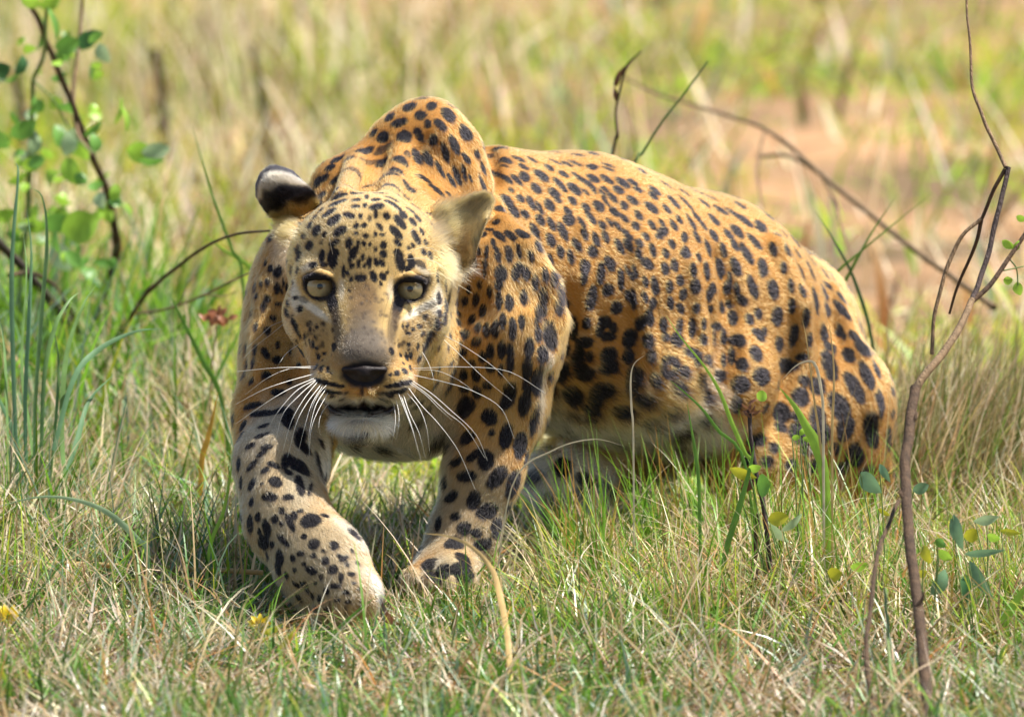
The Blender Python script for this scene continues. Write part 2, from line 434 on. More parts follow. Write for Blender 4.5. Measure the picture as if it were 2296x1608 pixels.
SPOTS['face'] = """195,50,28,30;380,45,22,45,10;400,118,25,20,20;310,118,32,22,5;470,60,35,75;635,40,25,45,35;612,80,16,20;680,110,17,30,5;718,60,14,25;730,125,10,20;770,100,18,42;825,95,16,35,-10;885,30,25,28;878,105,18,32,-30;628,125,18,24,30;595,185,14,22;560,175,12,45;622,240,17,22;700,225,45,28;805,215,25,42,-30;880,210,22,32,-20;915,180,10,20;862,265,12,22,-10;605,330,10,14;1020,80,32,80,-10;1115,85,28,50,-10;1085,150,25,25,40;1190,110,45,25,20,.7;1270,40,25,30;1330,215,26,38,-10;1390,305,18,60;1340,390,22,45;1400,450,28,50;1340,515,22,28,20;1385,560,20,50,10;1325,610,22,48;1265,690,32,25,-20;1240,760,60,16,-30;1430,490,10,30;105,105,18,45,10;135,165,18,32,10;180,165,10,28,10;95,300,14,30;145,260,8,20;65,270,8,35;100,430,12,28,-15;92,505,15,40,-20;155,600,18,42,-25;55,330,8,30;165,385,20,16,20;205,478,20,28,0,.8;230,400,45,22,25,.5;280,600,25,22,0,.7;340,625,15,14,0,.8;285,650,10,18,0,.8;240,700,12,20,-20;280,735,10,20,-20;310,765,10,25,-10;190,680,45,10,35;340,800,12,16;330,712,30,10,40,.7;1220,545,18,28,0,.9;1175,620,18,16,0,.8;1130,645,16,15,0,.8;1080,625,12,12,0,.8;1045,620,12,14,0,.8;1085,680,16,12,0,.8;1205,680,15,22,40;1170,780,12,24,20;1280,445,40,22,-20,.6;1200,480,60,20,-20,.4;1110,860,14,28;1090,770,14,18;480,790,24,26,-30;955,820,20,24;400,842,16,14;355,865,18,24;385,900,8,6;1025,855,14,14;1078,880,16,26,-30;1048,920,12,10;335,950,20,26;378,962,18,28;430,972,14,24;465,1000,10,8;945,1018,14,12;995,1003,18,20;1060,985,25,22;1105,960,16,30;
355,1065,35,17.4,15;410,1082,40,18.8,12;480,1098,45,17.4,10;545,1110,30,13.0,5;395,1145,25,14.5,20;440,1160,40,15.9,5;515,1163,40,11.6,5;590,1163,18,10.2;1085,1080,35,20.3,-10;1010,1095,50,20.3,-10;930,1110,40,14.5,-8;1040,1150,40,15.9,-10;960,1163,45,14.5,-4;880,1167,35,11.6,-4;830,1163,14,10.2;470,1195,20,10.2,10;560,1205,25,8.7;570,1220,8,8.7;850,1205,18,8.7;900,1215,30,10.2;940,1190,30,11.6,-10"""
SPOTS['head'] = """1215,697,18,20;1273,715,14,25;1330,690,15,20;1250,620,30,22,-20;1355,630,12,20;1440,630,35,38;1525,620,25,50,20;1570,630,25,40,-20;1430,690,20,35;1205,770,18,20;1255,780,18,22;1310,770,20,35;1345,825,20,30;1380,730,12,30;1430,775,18,45;1485,785,22,45;1560,760,20,40;1290,870,22,25;1210,835,18,14;1215,885,18,16;1255,950,24,24;1320,915,18,25;1365,930,18,40;1410,920,22,45;1450,880,18,40;1505,920,22,55;1550,890,18,40;1310,990,26,24;1240,1045,22,18;1385,1040,22,38;1445,1030,22,45;1490,1040,22,38;1590,1020,25,50;1345,1070,22,28;1290,1100,18,14;1015,1075,18,16;1110,1115,20,14;1180,1100,25,14;1245,1165,22,28;1310,1165,22,32;1190,1150,25,16;1170,1225,30,18;1250,1240,26,18;1385,1130,25,25;1440,1140,16,35;1490,1110,22,45;1580,1130,28,60;1370,1220,25,20;1170,950,16,18;1160,1010,14,14;1230,1000,12,10;1080,1150,16,12;
205,575,10,20;230,605,12,20;270,620,22,30,20;265,710,15,28;215,675,14,22;180,685,10,20;150,700,12,25;215,765,22,22;155,750,10,18;135,830,14,22;270,790,20,8;245,865,18,14;195,800,15,25;115,905,12,28;155,910,12,25;215,930,20,20;80,1020,10,25;105,1020,14,25;150,1030,12,32;205,1050,18,32,-20;265,1085,25,20;270,1010,14,22;345,1040,14,18;110,1110,10,25;140,1100,12,25;95,1165,18,20;210,1165,28,18;130,1195,14,18;380,1110,14,14;330,1200,14,14"""
SPOTS['back'] = """495,135,85,30,50,.8;690,130,80,35,10,.8;915,110,60,35,0,.8;1230,125,100,28,20,.8;1190,190,90,28,15,.7;375,235,60,35,20,.7;580,285,70,38,15,.8;740,265,75,25,25,.8;900,275,70,28,50,.8;560,350,60,20,30,.7;800,365,60,25,15,.9;1120,375,60,38,30;1200,305,85,22,15,.8;1340,330,70,28,30,.8;450,460,100,30,60,.9;600,520,75,30,60,.9;720,530,90,28,60,.9;815,490,65,50,35;1020,475,100,55,15;960,635,75,45,75;650,660,40,25,60,.8;1300,455,65,35,30;1260,590,110,35,65;1490,500,90,28,65;1670,510,80,40,50;1660,365,55,50,60,.9;1440,320,90,22,50,.8;1470,220,80,30,20,.8;1850,345,80,22,20,.9;1865,395,70,22,20,.8;1840,520,85,35,60;2040,560,95,42,62;1985,655,65,42,10;1430,640,90,45,65;1180,690,75,45,60;1230,780,45,30,70;1600,570,110,28,55,.9;1670,650,70,22,75,.9;1580,680,50,18,60,.8;1815,640,55,25,40;1910,750,80,32,65;1790,700,70,20,75,.9;2165,560,70,35,55;2230,650,60,30,30,.8;590,790,85,45,55;680,920,85,45,50;760,760,55,40,55;890,815,90,38,78;1120,840,75,48,85;1410,790,65,38,55;1000,880,85,28,85;1010,1030,70,42,70;1355,920,60,35,60;1370,1030,70,60,45;820,960,60,38,30;1150,1080,90,35,70;1290,1170,110,45,70;1575,870,60,38,55;1640,1000,95,35,65;1740,860,75,48,60;1830,800,70,20,65;1935,930,70,38,60;2060,850,50,50;2170,790,75,40,40;2240,970,70,38,75;2200,1100,50,50;1530,1060,80,28,85;1565,1210,80,38,75;1700,1270,90,38,80;1790,1100,60,38,70;1830,1240,80,38,75;1880,1060,70,25,65;1980,1110,70,25,60;2060,1010,65,32,55;1140,1280,75,48,50;1000,1350,75,45,60;940,1170,110,38,65;790,1200,85,45,60;640,1220,80,42,55;500,1225,85,40,60;380,1150,48,25,50;460,1055,40,38,30;290,1215,50,40,40;430,1330,70,28,85;340,1430,80,25,90;235,1420,55,30,70;480,1465,85,35,85;620,1455,95,48,85;740,1420,85,25,80;1265,1430,75,42,85;1385,1490,90,35,80;1470,1340,85,45,55;1660,1420,70,55,70;2000,1360,100,38,60;2110,1340,85,45,65;2100,1215,85,35,55;2250,1320,55,40,80;2245,1460,70,35,75;190,1560,50,35,80;320,1580,45,30,70;900,1480,70,35,80;1590,1580,60,50"""
SPOTS['loin'] = """910,85,90,45,40,.8;1060,20,100,22,8,.8;890,150,70,40,30,.8;870,300,100,45,30;1150,230,110,45,40,.9;1280,110,80,25,25,.8;1060,310,65,35,60,.9;1300,240,130,30,40,.8;1530,245,90,45,45,.9;1520,140,190,22,25,.8;1730,330,100,40,55,.9;1890,370,110,30,55,.9;1650,450,85,50,50;1365,480,115,35,85;1430,410,80,35,30;1510,515,75,32,65;1440,670,80,38,55;1220,455,60,40,70;1150,520,75,40,55;1000,490,55,25,65;870,515,70,35,55;1010,600,65,55,-30;960,665,50,28;800,665,60,48,10;730,745,32,55;880,830,90,38,80;720,890,80,30,75;830,1010,75,65,10;770,985,50,35,40;1285,665,52,55,20;1130,760,60,40,60;1050,870,65,38,75;1295,860,70,65,60;1460,920,60,38,60;1580,800,110,40,75;1650,650,75,48,65;1770,830,95,40,70;1830,630,70,40,65;1940,590,110,55,60;1910,770,75,40,75;2030,460,110,45,50,.9;2230,520,80,60,20,.8;2150,720,130,40,50,.9;2060,880,140,45,65;2250,1040,50,110;1040,1060,75,45,80;1160,1020,80,48,100;1400,1080,85,45,75;1560,1090,120,42,85;1720,1060,130,50,78;1930,1040,120,55,75;1810,1300,85,50,-65;1850,1180,70,28,80;800,1230,70,40,65;910,1280,115,50,68;1100,1290,80,42,100;1230,1210,65,48,60;1265,1380,65,50,60;1435,1280,90,65,85;1600,1370,90,50,-50;1640,1310,45,65;1940,1330,100,35,80;2010,1460,75,55,40;2130,1290,150,50,65;790,1410,75,40,70;890,1500,70,55,50;1110,1490,80,45,60;1430,1560,50,60;1740,1540,38,75;1830,1500,38,50;1230,1560,60,50,20;1600,1570,40,50;50,1050,80,70,40;30,1180,45,90;240,1130,130,45,100;330,1330,80,65,-50;490,1200,130,40,88;350,1000,100,55,55;590,1110,110,28,55,.8;660,1090,90,28,75,.8;120,1440,160,55,100;640,1450,120,45,80;430,1550,70,80,20;570,1400,70,35,80"""
SPOTS['rump'] = """330,10,90,30,10,.8;480,250,110,50,75,.9;530,60,60,40,60,.8;660,260,100,38,72,.9;620,60,80,22,40,.8;780,290,80,32,55,.9;800,140,90,20,45,.8;950,380,110,28,60;360,460,125,50,90;610,480,85,48,95;825,530,120,50,65;945,510,140,40,65;1130,560,130,28,55;1190,560,90,25,55;1150,690,80,25,55;1280,680,60,20,55;480,750,135,75,90;700,700,95,42,85;715,960,110,48,90;845,770,95,38,80;1010,880,175,55,72;1120,790,120,45,62;1150,980,110,50,68;1340,850,100,32,48;1340,1000,170,55,55;1490,900,60,22,50;1560,1000,70,35,50;1560,1180,105,38,60;530,1090,130,78,88;290,1050,75,60,40;180,1120,60,75;310,1320,95,65,20;250,1280,50,50;370,1270,40,60;550,1430,110,70,80;60,1390,80,80;270,1550,80,80;730,1330,150,60,88;895,1100,130,55,70;940,1370,85,45,70;1110,1290,120,65,85;1160,1450,80,50,70;1330,1270,120,40,65;1290,1290,60,40,60;1500,1330,110,50,60;1640,1490,100,70,60;1570,1440,60,50;1420,1540,75,70,40;1240,1500,30,70;1110,1560,50,50;1680,1250,30,60,50;1760,1480,60,20,60;840,1590,90,50"""
SPOTS['flank'] = """420,870,25,50;415,930,25,45;390,960,20,50;455,1060,40,80,-10;395,1050,20,45;510,850,25,50;420,1160,28,45;395,1290,35,70;480,770,25,45;450,700,20,45;430,760,20,40;380,800,18,40;500,920,22,45;570,1030,25,65;635,1005,25,35;725,1000,40,35;700,1040,25,35;745,1070,40,28;770,1030,22,35;850,1080,35,55,20;905,1005,30,38;950,975,28,45,-10;945,1090,32,40;1020,1010,20,40;1100,1020,20,45,10;1090,1085,35,40;1030,1075,25,25;1160,1030,18,55;1225,1010,15,35;1220,1085,25,35;1285,1020,35,22,0,.8;1275,1075,14,45,0,.7;1320,1070,16,45,0,.8;1365,980,30,40;1390,1090,42,32;625,1100,45,30;600,1150,28,45;650,1170,22,30;590,1190,35,60;620,1250,55,45,20;745,1165,42,45;750,1225,50,38;845,1170,30,40;960,1170,28,35;1050,1185,45,22;1020,1225,18,40;1085,1225,18,40;1050,1260,35,20;1160,1150,45,30;1130,1250,25,35;1190,1185,22,40;1255,1190,30,30;1305,1265,30,32;1320,1190,15,40;1360,1170,22,45;1415,1210,35,35;1485,1155,36,42;510,1250,35,58,10;460,1330,22,40;565,1365,55,50;535,1130,20,40;715,1345,65,45,-10;880,1270,45,55;980,1290,30,42,-20;860,1330,30,50,0,.8;925,1390,50,34,0,.8;1100,1330,55,35,40;1215,1310,35,50;1225,1370,30,40;1060,1450,50,30,20;1405,1310,48,45;1385,1410,30,45;1515,1270,48,45;1620,1215,70,40,10;1710,1370,45,50;1790,1320,45,50;1850,1215,40,80,-15;1600,1450,60,50,20;1730,1290,30,30;1900,1420,50,85,-35;1975,1320,35,90,-30;2040,1265,30,80,-25;2110,1400,25,75,-12;2060,1540,40,95,-10;2150,1580,25,60;1945,1165,32,45,-25;2020,1120,30,50,-35;2085,1230,20,50,-20;1790,1490,45,80;1930,1530,45,70,20;1690,1550,45,60;680,1390,35,40,0,.9;660,1440,40,30,0,.8;590,1470,110,16,0,.7;820,1450,60,35,0,.8;960,1500,50,24,10,.8;1090,1540,70,35,20,.9;500,1510,70,25,0,.7"""
SPOTS['low'] = """240,745,55,60;90,790,60,40,20;380,820,60,45;190,930,70,30,15;480,850,50,40;330,900,40,25;1240,400,30,45;1500,520,45,32;1590,455,36,36;1460,640,36,36;1330,600,30,40;1380,590,40,40;1300,700,40,50;1650,650,40,50;1750,560,50,60;1810,650,40,40;1930,680,60,80,-20;1420,720,50,40;1700,740,50,50;1560,740,40,40;1850,760,50,40;2000,780,60,40"""
SPOTS['legs'] = """560,960,22,16;500,830,20,26;420,800,18,24;270,840,18,30;360,1010,16,22;620,1080,18,16;560,1130,16,14;680,1050,16,14;780,1080,16,14;860,1050,14,12;870,1250,16,12;900,1290,14,12;580,1300,14,14;720,1180,16,14;450,1200,16,20;500,1170,14,16;330,1080,16,24;280,930,16,22;420,880,16,18;540,800,18,14;180,265,35,22,-10;305,270,40,16,10;170,335,30,35,20;295,330,50,14,5;225,392,38,18;325,400,38,18,15;295,443,38,16;370,510,40,20,35;150,510,18,45;235,515,50,18,-30;315,545,28,18;385,620,42,32;235,635,45,25,-60;295,630,12,10;165,625,15,45;345,712,55,28,8;460,715,40,20,-20;465,560,30,16,30;230,745,20,28;375,850,28,28;325,910,55,26,65;220,885,22,55;475,880,60,22,60;600,860,60,48,20;620,1005,38,32;750,1015,30,25;430,985,50,20,35;305,1000,35,45,-20;690,830,25,14,40;540,1065,25,20;490,1095,18,25;405,1095,50,26,65;690,1110,28,26;740,1165,32,30;810,1095,30,18,-40;600,1170,40,22,25;895,1128,16,14;830,1135,14,14;395,1160,22,45,-20;665,1215,15,18;790,1215,18,35;510,1260,28,14,10;555,1258,25,18;755,1270,35,18;630,1250,14,10;700,1300,20,24;825,1310,22,14;610,1330,14,20;655,1350,14,24;765,1355,22,16;835,1370,18,14;525,1345,25,20;630,1410,14,18;700,1420,25,20;855,1195,25,16;530,520,80,35,35;450,490,30,50,20;535,640,28,65,-10;650,520,25,90,-10;600,660,12,50,15;560,400,60,30,40;240,140,60,22,15;300,190,90,22,25;420,170,60,30,40;460,230,40,55;400,60,45,22,20;540,330,40,60,20;
1830,110,65,42,-60;1940,130,40,75,10;1570,150,65,55,-30;1720,215,50,55,-40;2000,220,25,110,10;1825,330,42,80,12;1915,390,42,80,12;1735,310,20,25;1580,340,45,40;1415,370,70,55,-30;1700,480,50,60,10;1510,490,40,30;1620,450,60,25,-40;1770,590,80,45,-45;1875,630,40,95,18;1570,580,60,35;1480,710,45,35;1620,740,45,60,10;1710,800,70,50,-10;1440,620,25,40,-10;1390,775,25,40;1510,835,35,25;1560,910,45,40;1770,910,45,60,20;1400,880,25,40;1350,1140,50,45;1640,940,40,30;1500,1010,60,40;1320,970,30,50;1680,1010,60,40;1560,1100,60,70;1420,1200,60,50;1560,1180,70,60;1840,780,25,35,20;1950,470,20,50,15;1850,40,40,45;1960,20,35,45;1640,60,30,40"""

def marks(data, chart_name):
    ou, ov, s = CH[chart_name]
    out = []
    for m in data.split(';'):
        f = [float(q) for q in m.replace('\n', ' ').split(',') if q.strip()]
        if len(f) < 4: continue
        st0 = f[5] if len(f) > 5 else 1.0
        g = {'face': 1.2, 'flank': 1.0, 'low': .95, 'rump': 1.0, 'legs': 1.06, 'back': 1.2, 'crown': 1.1, 'loin': 1.14}.get(chart_name, 1.08)
        if chart_name == 'crown' and f[1] > 950: g = 1.02
        out.append((ou + f[0] * s, ov + f[1] * s, f[2] * s * g, f[3] * s * g, f[4] if len(f) > 4 else 0.0, min(1, st0 * 1.25)))
    return out
def ellipse_on_skin(u, v, ru, rv, ang):
    """centre, two scaled tangent axes and normal of a mark laid on the skin"""
    h = hit(u, v)
    if h is None: return None
    c, n = h
    s = K * (1 - c[2] / DIST)
    a = math.radians(ang)
    m = np.array([math.cos(a), -math.sin(a), 0.0])
    nz = max(n[2], 0.34)
    t1 = m - n * (m @ n); t1 /= np.linalg.norm(t1)
    t2 = np.cross(n, t1)
    f1 = max(np.hypot(t1[0], t1[1]), 0.62); f2 = max(np.hypot(t2[0], t2[1]), 0.62)
    return c, t1 / (ru * s / f1), t2 / (rv * s / f2), n, max(ru / f1, rv / f2) * s
def facing_mark(u, v, d, ru, rv, ang):
    a = math.radians(ang); s = rs(d); c = C3(u, v, d)
    n = norm(np.array([0, 0, DIST]) - c); m = np.array([math.cos(a), -math.sin(a), 0.0])
    t1 = norm(m - n * (m @ n)); t2 = np.cross(n, t1)
    return c, t1 / (ru * s), t2 / (rv * s), n, max(ru, rv) * s
MARKS = []
for nm, dat in SPOTS.items():
    for (u, v, a, b, ang, st) in marks(dat, nm):
        e = ellipse_on_skin(u, v, a, b, ang)
        if e is not None: MARKS.append((*e, st))
print('marks', len(MARKS))
# hair flow: strokes along which the coat lies
FLOW = []
def flow(*pts, r=60):
    P = []
    for u, v in pts:
        h = hit(u, v)
        if h is not None: P.append(h[0])
    for a, b in zip(P, P[1:]):
        L = np.linalg.norm(b - a); n = max(1, int(L / 0.03))
        for i in range(n): FLOW.append((a + (b - a) * (i + .5) / n, (b - a) / L, r * K))
for pts in (((815, 800), (815, 700), (815, 600), (820, 500), (830, 436)), ((850, 400), (900, 330), (940, 250)),
            ((770, 800), (740, 740), (690, 700), (645, 690)), ((862, 800), (900, 740), (960, 700), (1000, 690)),
            ((760, 600), (720, 560), (660, 510)), ((880, 600), (930, 560), (980, 510)), ((790, 580), (760, 500), (720, 440)), ((850, 580), (880, 500), (920, 450)),
            ((690, 680), (650, 690)), ((950, 690), (1000, 700)), ((770, 850), (715, 850)), ((860, 850), (925, 850)), ((790, 890), (750, 900)), ((840, 890), (880, 900)),
            ((680, 760), (700, 830)), ((965, 760), (935, 830)), ((810, 930), (800, 975)), ((770, 930), (740, 960)), ((850, 930), (880, 960)),
            ((700, 420), (730, 380), (820, 330)), ((980, 300), (1000, 420), (1010, 480)), ((1060, 320), (1070, 420)),
            ((1130, 340), (1300, 365), (1500, 430), (1700, 500), (1850, 620), (1950, 800), (1990, 960)),
            ((1140, 420), (1300, 480), (1500, 560), (1700, 680), (1850, 820), (1930, 1000)),
            ((1280, 700), (1400, 740), (1550, 800), (1700, 900), (1800, 1000)), ((1280, 850), (1400, 900), (1500, 950), (1560, 990)),
            ((1300, 560), (1420, 700), (1480, 850)), ((1250, 930), (1350, 980)),
            ((1110, 500), (1180, 570), (1220, 680), (1200, 820), (1180, 950), (1120, 1100), (1060, 1220)), ((1050, 560), (1080, 700), (1090, 850), (1080, 950), (1040, 1120), (1000, 1250)),
            ((1030, 700), (1010, 800), (960, 900), (900, 970)), ((1000, 1000), (985, 1150), (930, 1290)),
            ((600, 560), (580, 680), (565, 800), (560, 900), (545, 1000), (560, 1120), (610, 1240), (690, 1350)), ((620, 700), (610, 860), (620, 980), (620, 1080), (660, 1180), (760, 1300), (810, 1380)),
            ((660, 880), (690, 950), (710, 1040)), ((700, 1140), (780, 1220), (840, 1310)), ((780, 1000), (880, 1000)), ((1240, 1040), (1220, 1110))):
    flow(*pts)
FC = np.array([f[0] for f in FLOW]); FD = np.array([f[1] for f in FLOW])
def field_dir(P, N):
    out = np.zeros_like(P)
    for s in range(0, len(P), 20000):
        p = P[s:s + 20000]
        d2 = ((p[:, None] - FC[None]) ** 2).sum(-1)
        w = 1 / (d2 + 0.0004) ** 2
        out[s:s + 20000] = w @ FD
    t = out - N * (out * N).sum(1, keepdims=True)
    return norm(t)
# soft colour areas: u, v, ru, rv, angle, colour, strength, edge softness
FAC = np.array([.56, .375, .145]); TAN = np.array([.395, .178, .038]); YEL = np.array([.50, .31, .105]); WHT = np.array([.66, .57, .42]); GRY = np.array([.165, .130, .095]); PAL = np.array([.40, .305, .175]); BLK = np.array([.012, .010, .012]); BRN = np.array([.21, .125, .058])
AREAS = [
 (900, 560, 420, 300, 0, YEL, .55, .8), (820, 620, 220, 230, 0, FAC, .95, .6),
 (632, 560, 30, 80, 10, WHT, .5, .9), (1010, 590, 40, 60, 0, WHT, .2, .9),
 (815, 685, 46, 74, 0, np.array([.21, .128, .056]), .85, .8), (815, 735, 40, 60, 0, GRY, .6, .9), (815, 775, 56, 62, 0, GRY, 1, .7), (775, 775, 40, 52, 30, GRY, .6, .8), (857, 778, 40, 52, -30, GRY, .6, .8), (815, 660, 36, 46, 0, BRN, .5, .8),
 (705, 730, 55, 38, 30, BRN, .55, .8), (935, 730, 50, 34, -30, BRN, .55, .8),
 (714, 610, 46, 11, -5, YEL, .9, .6), (924, 616, 46, 11, 5, YEL, .9, .6), (690, 600, 24, 9, -20, WHT, .7, .8), (948, 606, 24, 9, 20, WHT, .7, .8), (766, 650, 9, 30, 0, WHT, .55, .9), (875, 652, 9, 30, 0, WHT, .55, .9),
 (703, 692, 56, 10, 32, WHT, 1, .7), (937, 696, 56, 10, -30, WHT, 1, .7), (662, 665, 16, 44, -10, WHT, .8, .6), (982, 665, 16, 44, 10, WHT, .8, .6),
 (735, 856, 50, 32, 0, YEL, 1, .5), (892, 856, 50, 32, 0, YEL, 1, .5), (650, 735, 22, 40, 0, WHT, .4, .8),
 (720, 872, 60, 18, 10, WHT, .45, .8), (905, 872, 60, 18, -10, WHT, .45, .8),
 (810, 950, 90, 52, 0, WHT, 1, .4), (700, 900, 60, 60, 0, WHT, .5, .8), (960, 900, 60, 50, 0, WHT, .35, .8),
 (880, 1000, 170, 60, 0, WHT, .75, .7), (1000, 960, 60, 90, 0, WHT, .6, .8), (720, 1020, 60, 110, -8, WHT, .95, .5), (670, 1080, 40, 60, 0, WHT, .9, .6),
 (590, 1050, 130, 200, 0, PAL, .85, .7), (620, 940, 130, 70, 0, WHT, .4, .8), (690, 1270, 190, 170, -40, PAL, .9, .7), (852, 1330, 20, 80, -8, WHT, .8, .8), (790, 1190, 70, 30, 45, WHT, .7, .8), (640, 1360, 120, 40, 30, WHT, .4, .9),  # swinging paw's right edge: white fur with its rim light painted in
 (960, 1190, 40, 150, 15, WHT, .7, .8), (1000, 1285, 130, 60, 0, PAL, .9, .6), (1215, 860, 12, 110, 8, WHT, .6, .9), (1185, 1030, 20, 110, 10, WHT, .8, .7), (1080, 900, 130, 120, 0, YEL, .5, .8), (1050, 1170, 130, 190, 15, PAL, .75, .7),
 (1385, 985, 240, 56, 4, WHT, .95, .7), (1560, 965, 80, 46, 25, WHT, .8, .8), (1280, 1090, 120, 100, 0, WHT, .95, .5), (1330, 900, 200, 60, 8, YEL, .6, .8),
 (1160, 700, 60, 200, 0, YEL, .35, .8), (600, 720, 90, 160, 0, YEL, .35, .8),
 # lids, tear lines, lips with the mouth's shade painted in, whisker rows
 (682, 622, 14, 12, 30, BLK, .8, .5), (960, 630, 14, 12, -30, BLK, .8, .5), (746, 682, 14, 32, -14, BLK, 1, .35), (892, 686, 14, 32, 14, BLK, 1, .35), (752, 712, 12, 26, -8, BRN, .7, .8), (886, 716, 12, 26, 8, BRN, .7, .8),
 (810, 914, 74, 19, 0, BLK, 1, .3), (744, 913, 14, 16, 0, BLK, 1, .4), (876, 914, 14, 16, 0, BLK, 1, .4), (812, 896, 18, 12, 0, np.array([.055, .022, .014]), 1, .4), (812, 876, 5, 14, 0, BLK, .9, .5),
 (756, 735, 15, 52, -6, np.array([.075, .055, .042]), .75, .9), (880, 738, 15, 52, 6, np.array([.075, .055, .042]), .75, .9), (780, 800, 20, 26, -20, GRY, .7, .9), (856, 800, 20, 26, 20, GRY, .7, .9),
 (803, 945, 46, 7, 0, np.array([.16, .15, .15]), .7, .9),
 (817, 840, 60, 34, 0, BLK, 1, .35),
]
for i, (u, v, a, b, ang, *_r) in enumerate(AREAS): pass
ARE = []
for (u, v, a, b, ang, col, st, soft) in AREAS:
    e = ellipse_on_skin(u, v, a, b, ang)
    if e is not None: ARE.append((*e, col, st, soft))
for k in range(170):       # fine mottling on the bridge of the nose and under the eyes
    if k < 80: u, v, r, c, st = rng.normal(816, 26), rng.uniform(640, 806), rng.uniform(2.5, 5), np.array([.07, .05, .038]), rng.uniform(.3, .75)
    else:
        sd = 1 if k % 2 else -1
        u, v, r, c, st = 819 + sd * rng.uniform(66, 165), rng.uniform(700, 800), rng.uniform(2.5, 5.5), np.array([.05, .03, .018]), rng.uniform(.4, .95)
    e = ellipse_on_skin(u, v, r * rng.uniform(1, 1.8), r, rng.uniform(-90, 90))
    if e is not None: ARE.append((*e, c, st, .7))
for u, v, ln in ((739, 1362, 22), (775, 1370, 22), (809, 1360, 20), (943, 1308, 18), (983, 1316, 18), (1025, 1311, 18)):      # dark lines painted as crease shade between the toes
    e = ellipse_on_skin(u, v, 4, ln, 0)
    if e is not None: ARE.append((*e, np.array([.04, .03, .02]), .8, .7))
dm = march(811, 952)  # black over the lips also paints the shade of the open mouth
for mk, st, soft in ((facing_mark(810, 915, dm, 72, 17, 0), 1, .25), (facing_mark(744, 914, dm + .01, 14, 15, 0), 1, .4), (facing_mark(876, 915, dm + .01, 14, 15, 0), 1, .4)): ARE.append((*mk, BLK, st, soft))
for u, v, d, roll in EYES:
    sg = 1 if roll > 0 else -1
    for mk, st, soft in ((facing_mark(u, v + 1, d, 45, 35, roll), 1, .2), (facing_mark(u, v - 22, d, 36, 8, roll * .4), 1, .5), (facing_mark(u + sg * 28, v + 35, d, 15, 33, -sg * 16), 1, .4), (facing_mark(u - sg * 34, v - 16, d, 16, 11, roll), .9, .5)):
        ARE.append((*mk, BLK, st, soft))
# spots over the parts the list above does not reach: blue-noise seeds on the skin
seen_c = np.array([m[0] for m in MARKS]) if MARKS else np.zeros((0, 3))
def blue_seeds(n_try, dmin):
    tri = _tri; A = np.linalg.norm(np.cross(BV[tri[:, 1]] - BV[tri[:, 0]], BV[tri[:, 2]] - BV[tri[:, 0]]), axis=1)
    t = rng.choice(len(tri), n_try, p=A / A.sum())
    P = BV[tri[t]].mean(1); N = BN[tri[t][:, 0]]
    kd = KDTree(len(seen_c) + 1)
    for i, c in enumerate(seen_c): kd.insert(c, i)
    kd.balance()
    keep = []; cell = {}
    for p, n in zip(P, N):
        if len(seen_c) and kd.find(p)[2] < 0.030: continue
        if n[2] > 0.45 and hit_visible(p) and (p[0] < C3(1130, 0, .2)[0] or p[1] < C3(0, 960, .5)[1] or kd.find(p)[2] < .027): continue
        k = tuple(np.floor(p / dmin).astype(int))
        ok = True
        for dx in (-1, 0, 1):
            for dy in (-1, 0, 1):
                for dz in (-1, 0, 1):
                    for q in cell.get((k[0] + dx, k[1] + dy, k[2] + dz), ()):
                        if ((q - p) ** 2).sum() < dmin * dmin: ok = False
        if ok: cell.setdefault(k, []).append(p); keep.append((p, n))
    return keep
def hit_visible(p):
    d = Vector(p) - EYE_C; L = d.length
    loc, n, i, dist = BVH.ray_cast(EYE_C, d / L)
    return loc is not None and dist > L - 0.006
for p, n in blue_seeds(9000, 0.027):
    f = field_dir(p[None], n[None])[0]
    g = np.cross(n, f); a = rng.uniform(.007, .0105); b = a * rng.uniform(.6, .9)
    MARKS.append((p, g / a, f / b, n, a, 1.0))
print('marks+', len(MARKS))
def coat_colour(P, N):
    """base colour of the coat and the share of black at skin points (lens space)"""
    back = np.clip((P[:, 1] - (-0.02)) / 0.22, 0, 1)[:, None]
    col = TAN[None] * (1 - .0 * back) + np.zeros((len(P), 1))
    under = np.clip((-N[:, 1] - 0.55) / 0.4, 0, 1)[:, None]
    col = col * (1 - under) + WHT * under
    kd = KDTree(len(P))
    for i, p in enumerate(P.tolist()): kd.insert(p, i)
    kd.balance()
    n1 = vnoise(P, 220.0); n2 = vnoise(P + 3.1, 90.0)
    for c, t1, t2, n, R, ac, st, soft in ARE:
        ix = np.array([q[1] for q in kd.find_range(c, R * 1.3 + .004)], dtype=int)
        if not len(ix): continue
        q = P[ix] - c
        r = np.sqrt((q @ t1) ** 2 + (q @ t2) ** 2 + ((q @ n) / (R * 1.6)) ** 2)
        r = r + .10 * n1[ix] * min(1, soft * 1.5)
        w = np.clip((1 + soft * .25 - r) / soft, 0, 1); w = w * w * (3 - 2 * w)
        w = w * st * (N[ix] @ n > -0.1)
        col[ix] = col[ix] * (1 - w[:, None]) + ac * w[:, None]
    col = col * (1 + .16 * vnoise(P + 1.7, 38.0) + .12 * vnoise(P + 6.2, 110.0))[:, None]
    blk = np.zeros(len(P))
    for c, t1, t2, n, R, st in MARKS:
        ix = np.array([q[1] for q in kd.find_range(c, R * 1.5)], dtype=int)
        if not len(ix): continue
        q = P[ix] - c
        r = np.sqrt((q @ t1) ** 2 + (q @ t2) ** 2 + ((q @ n) / (R * 1.5)) ** 2) + .12 * n1[ix] + .10 * n2[ix]
        w = np.clip((1.10 - r) / .15, 0, 1) * st * (N[ix] @ n > -0.2)
        blk[ix] = np.maximum(blk[ix], w)
    return col * (1 - blk[:, None]) + BLK * blk[:, None], blk
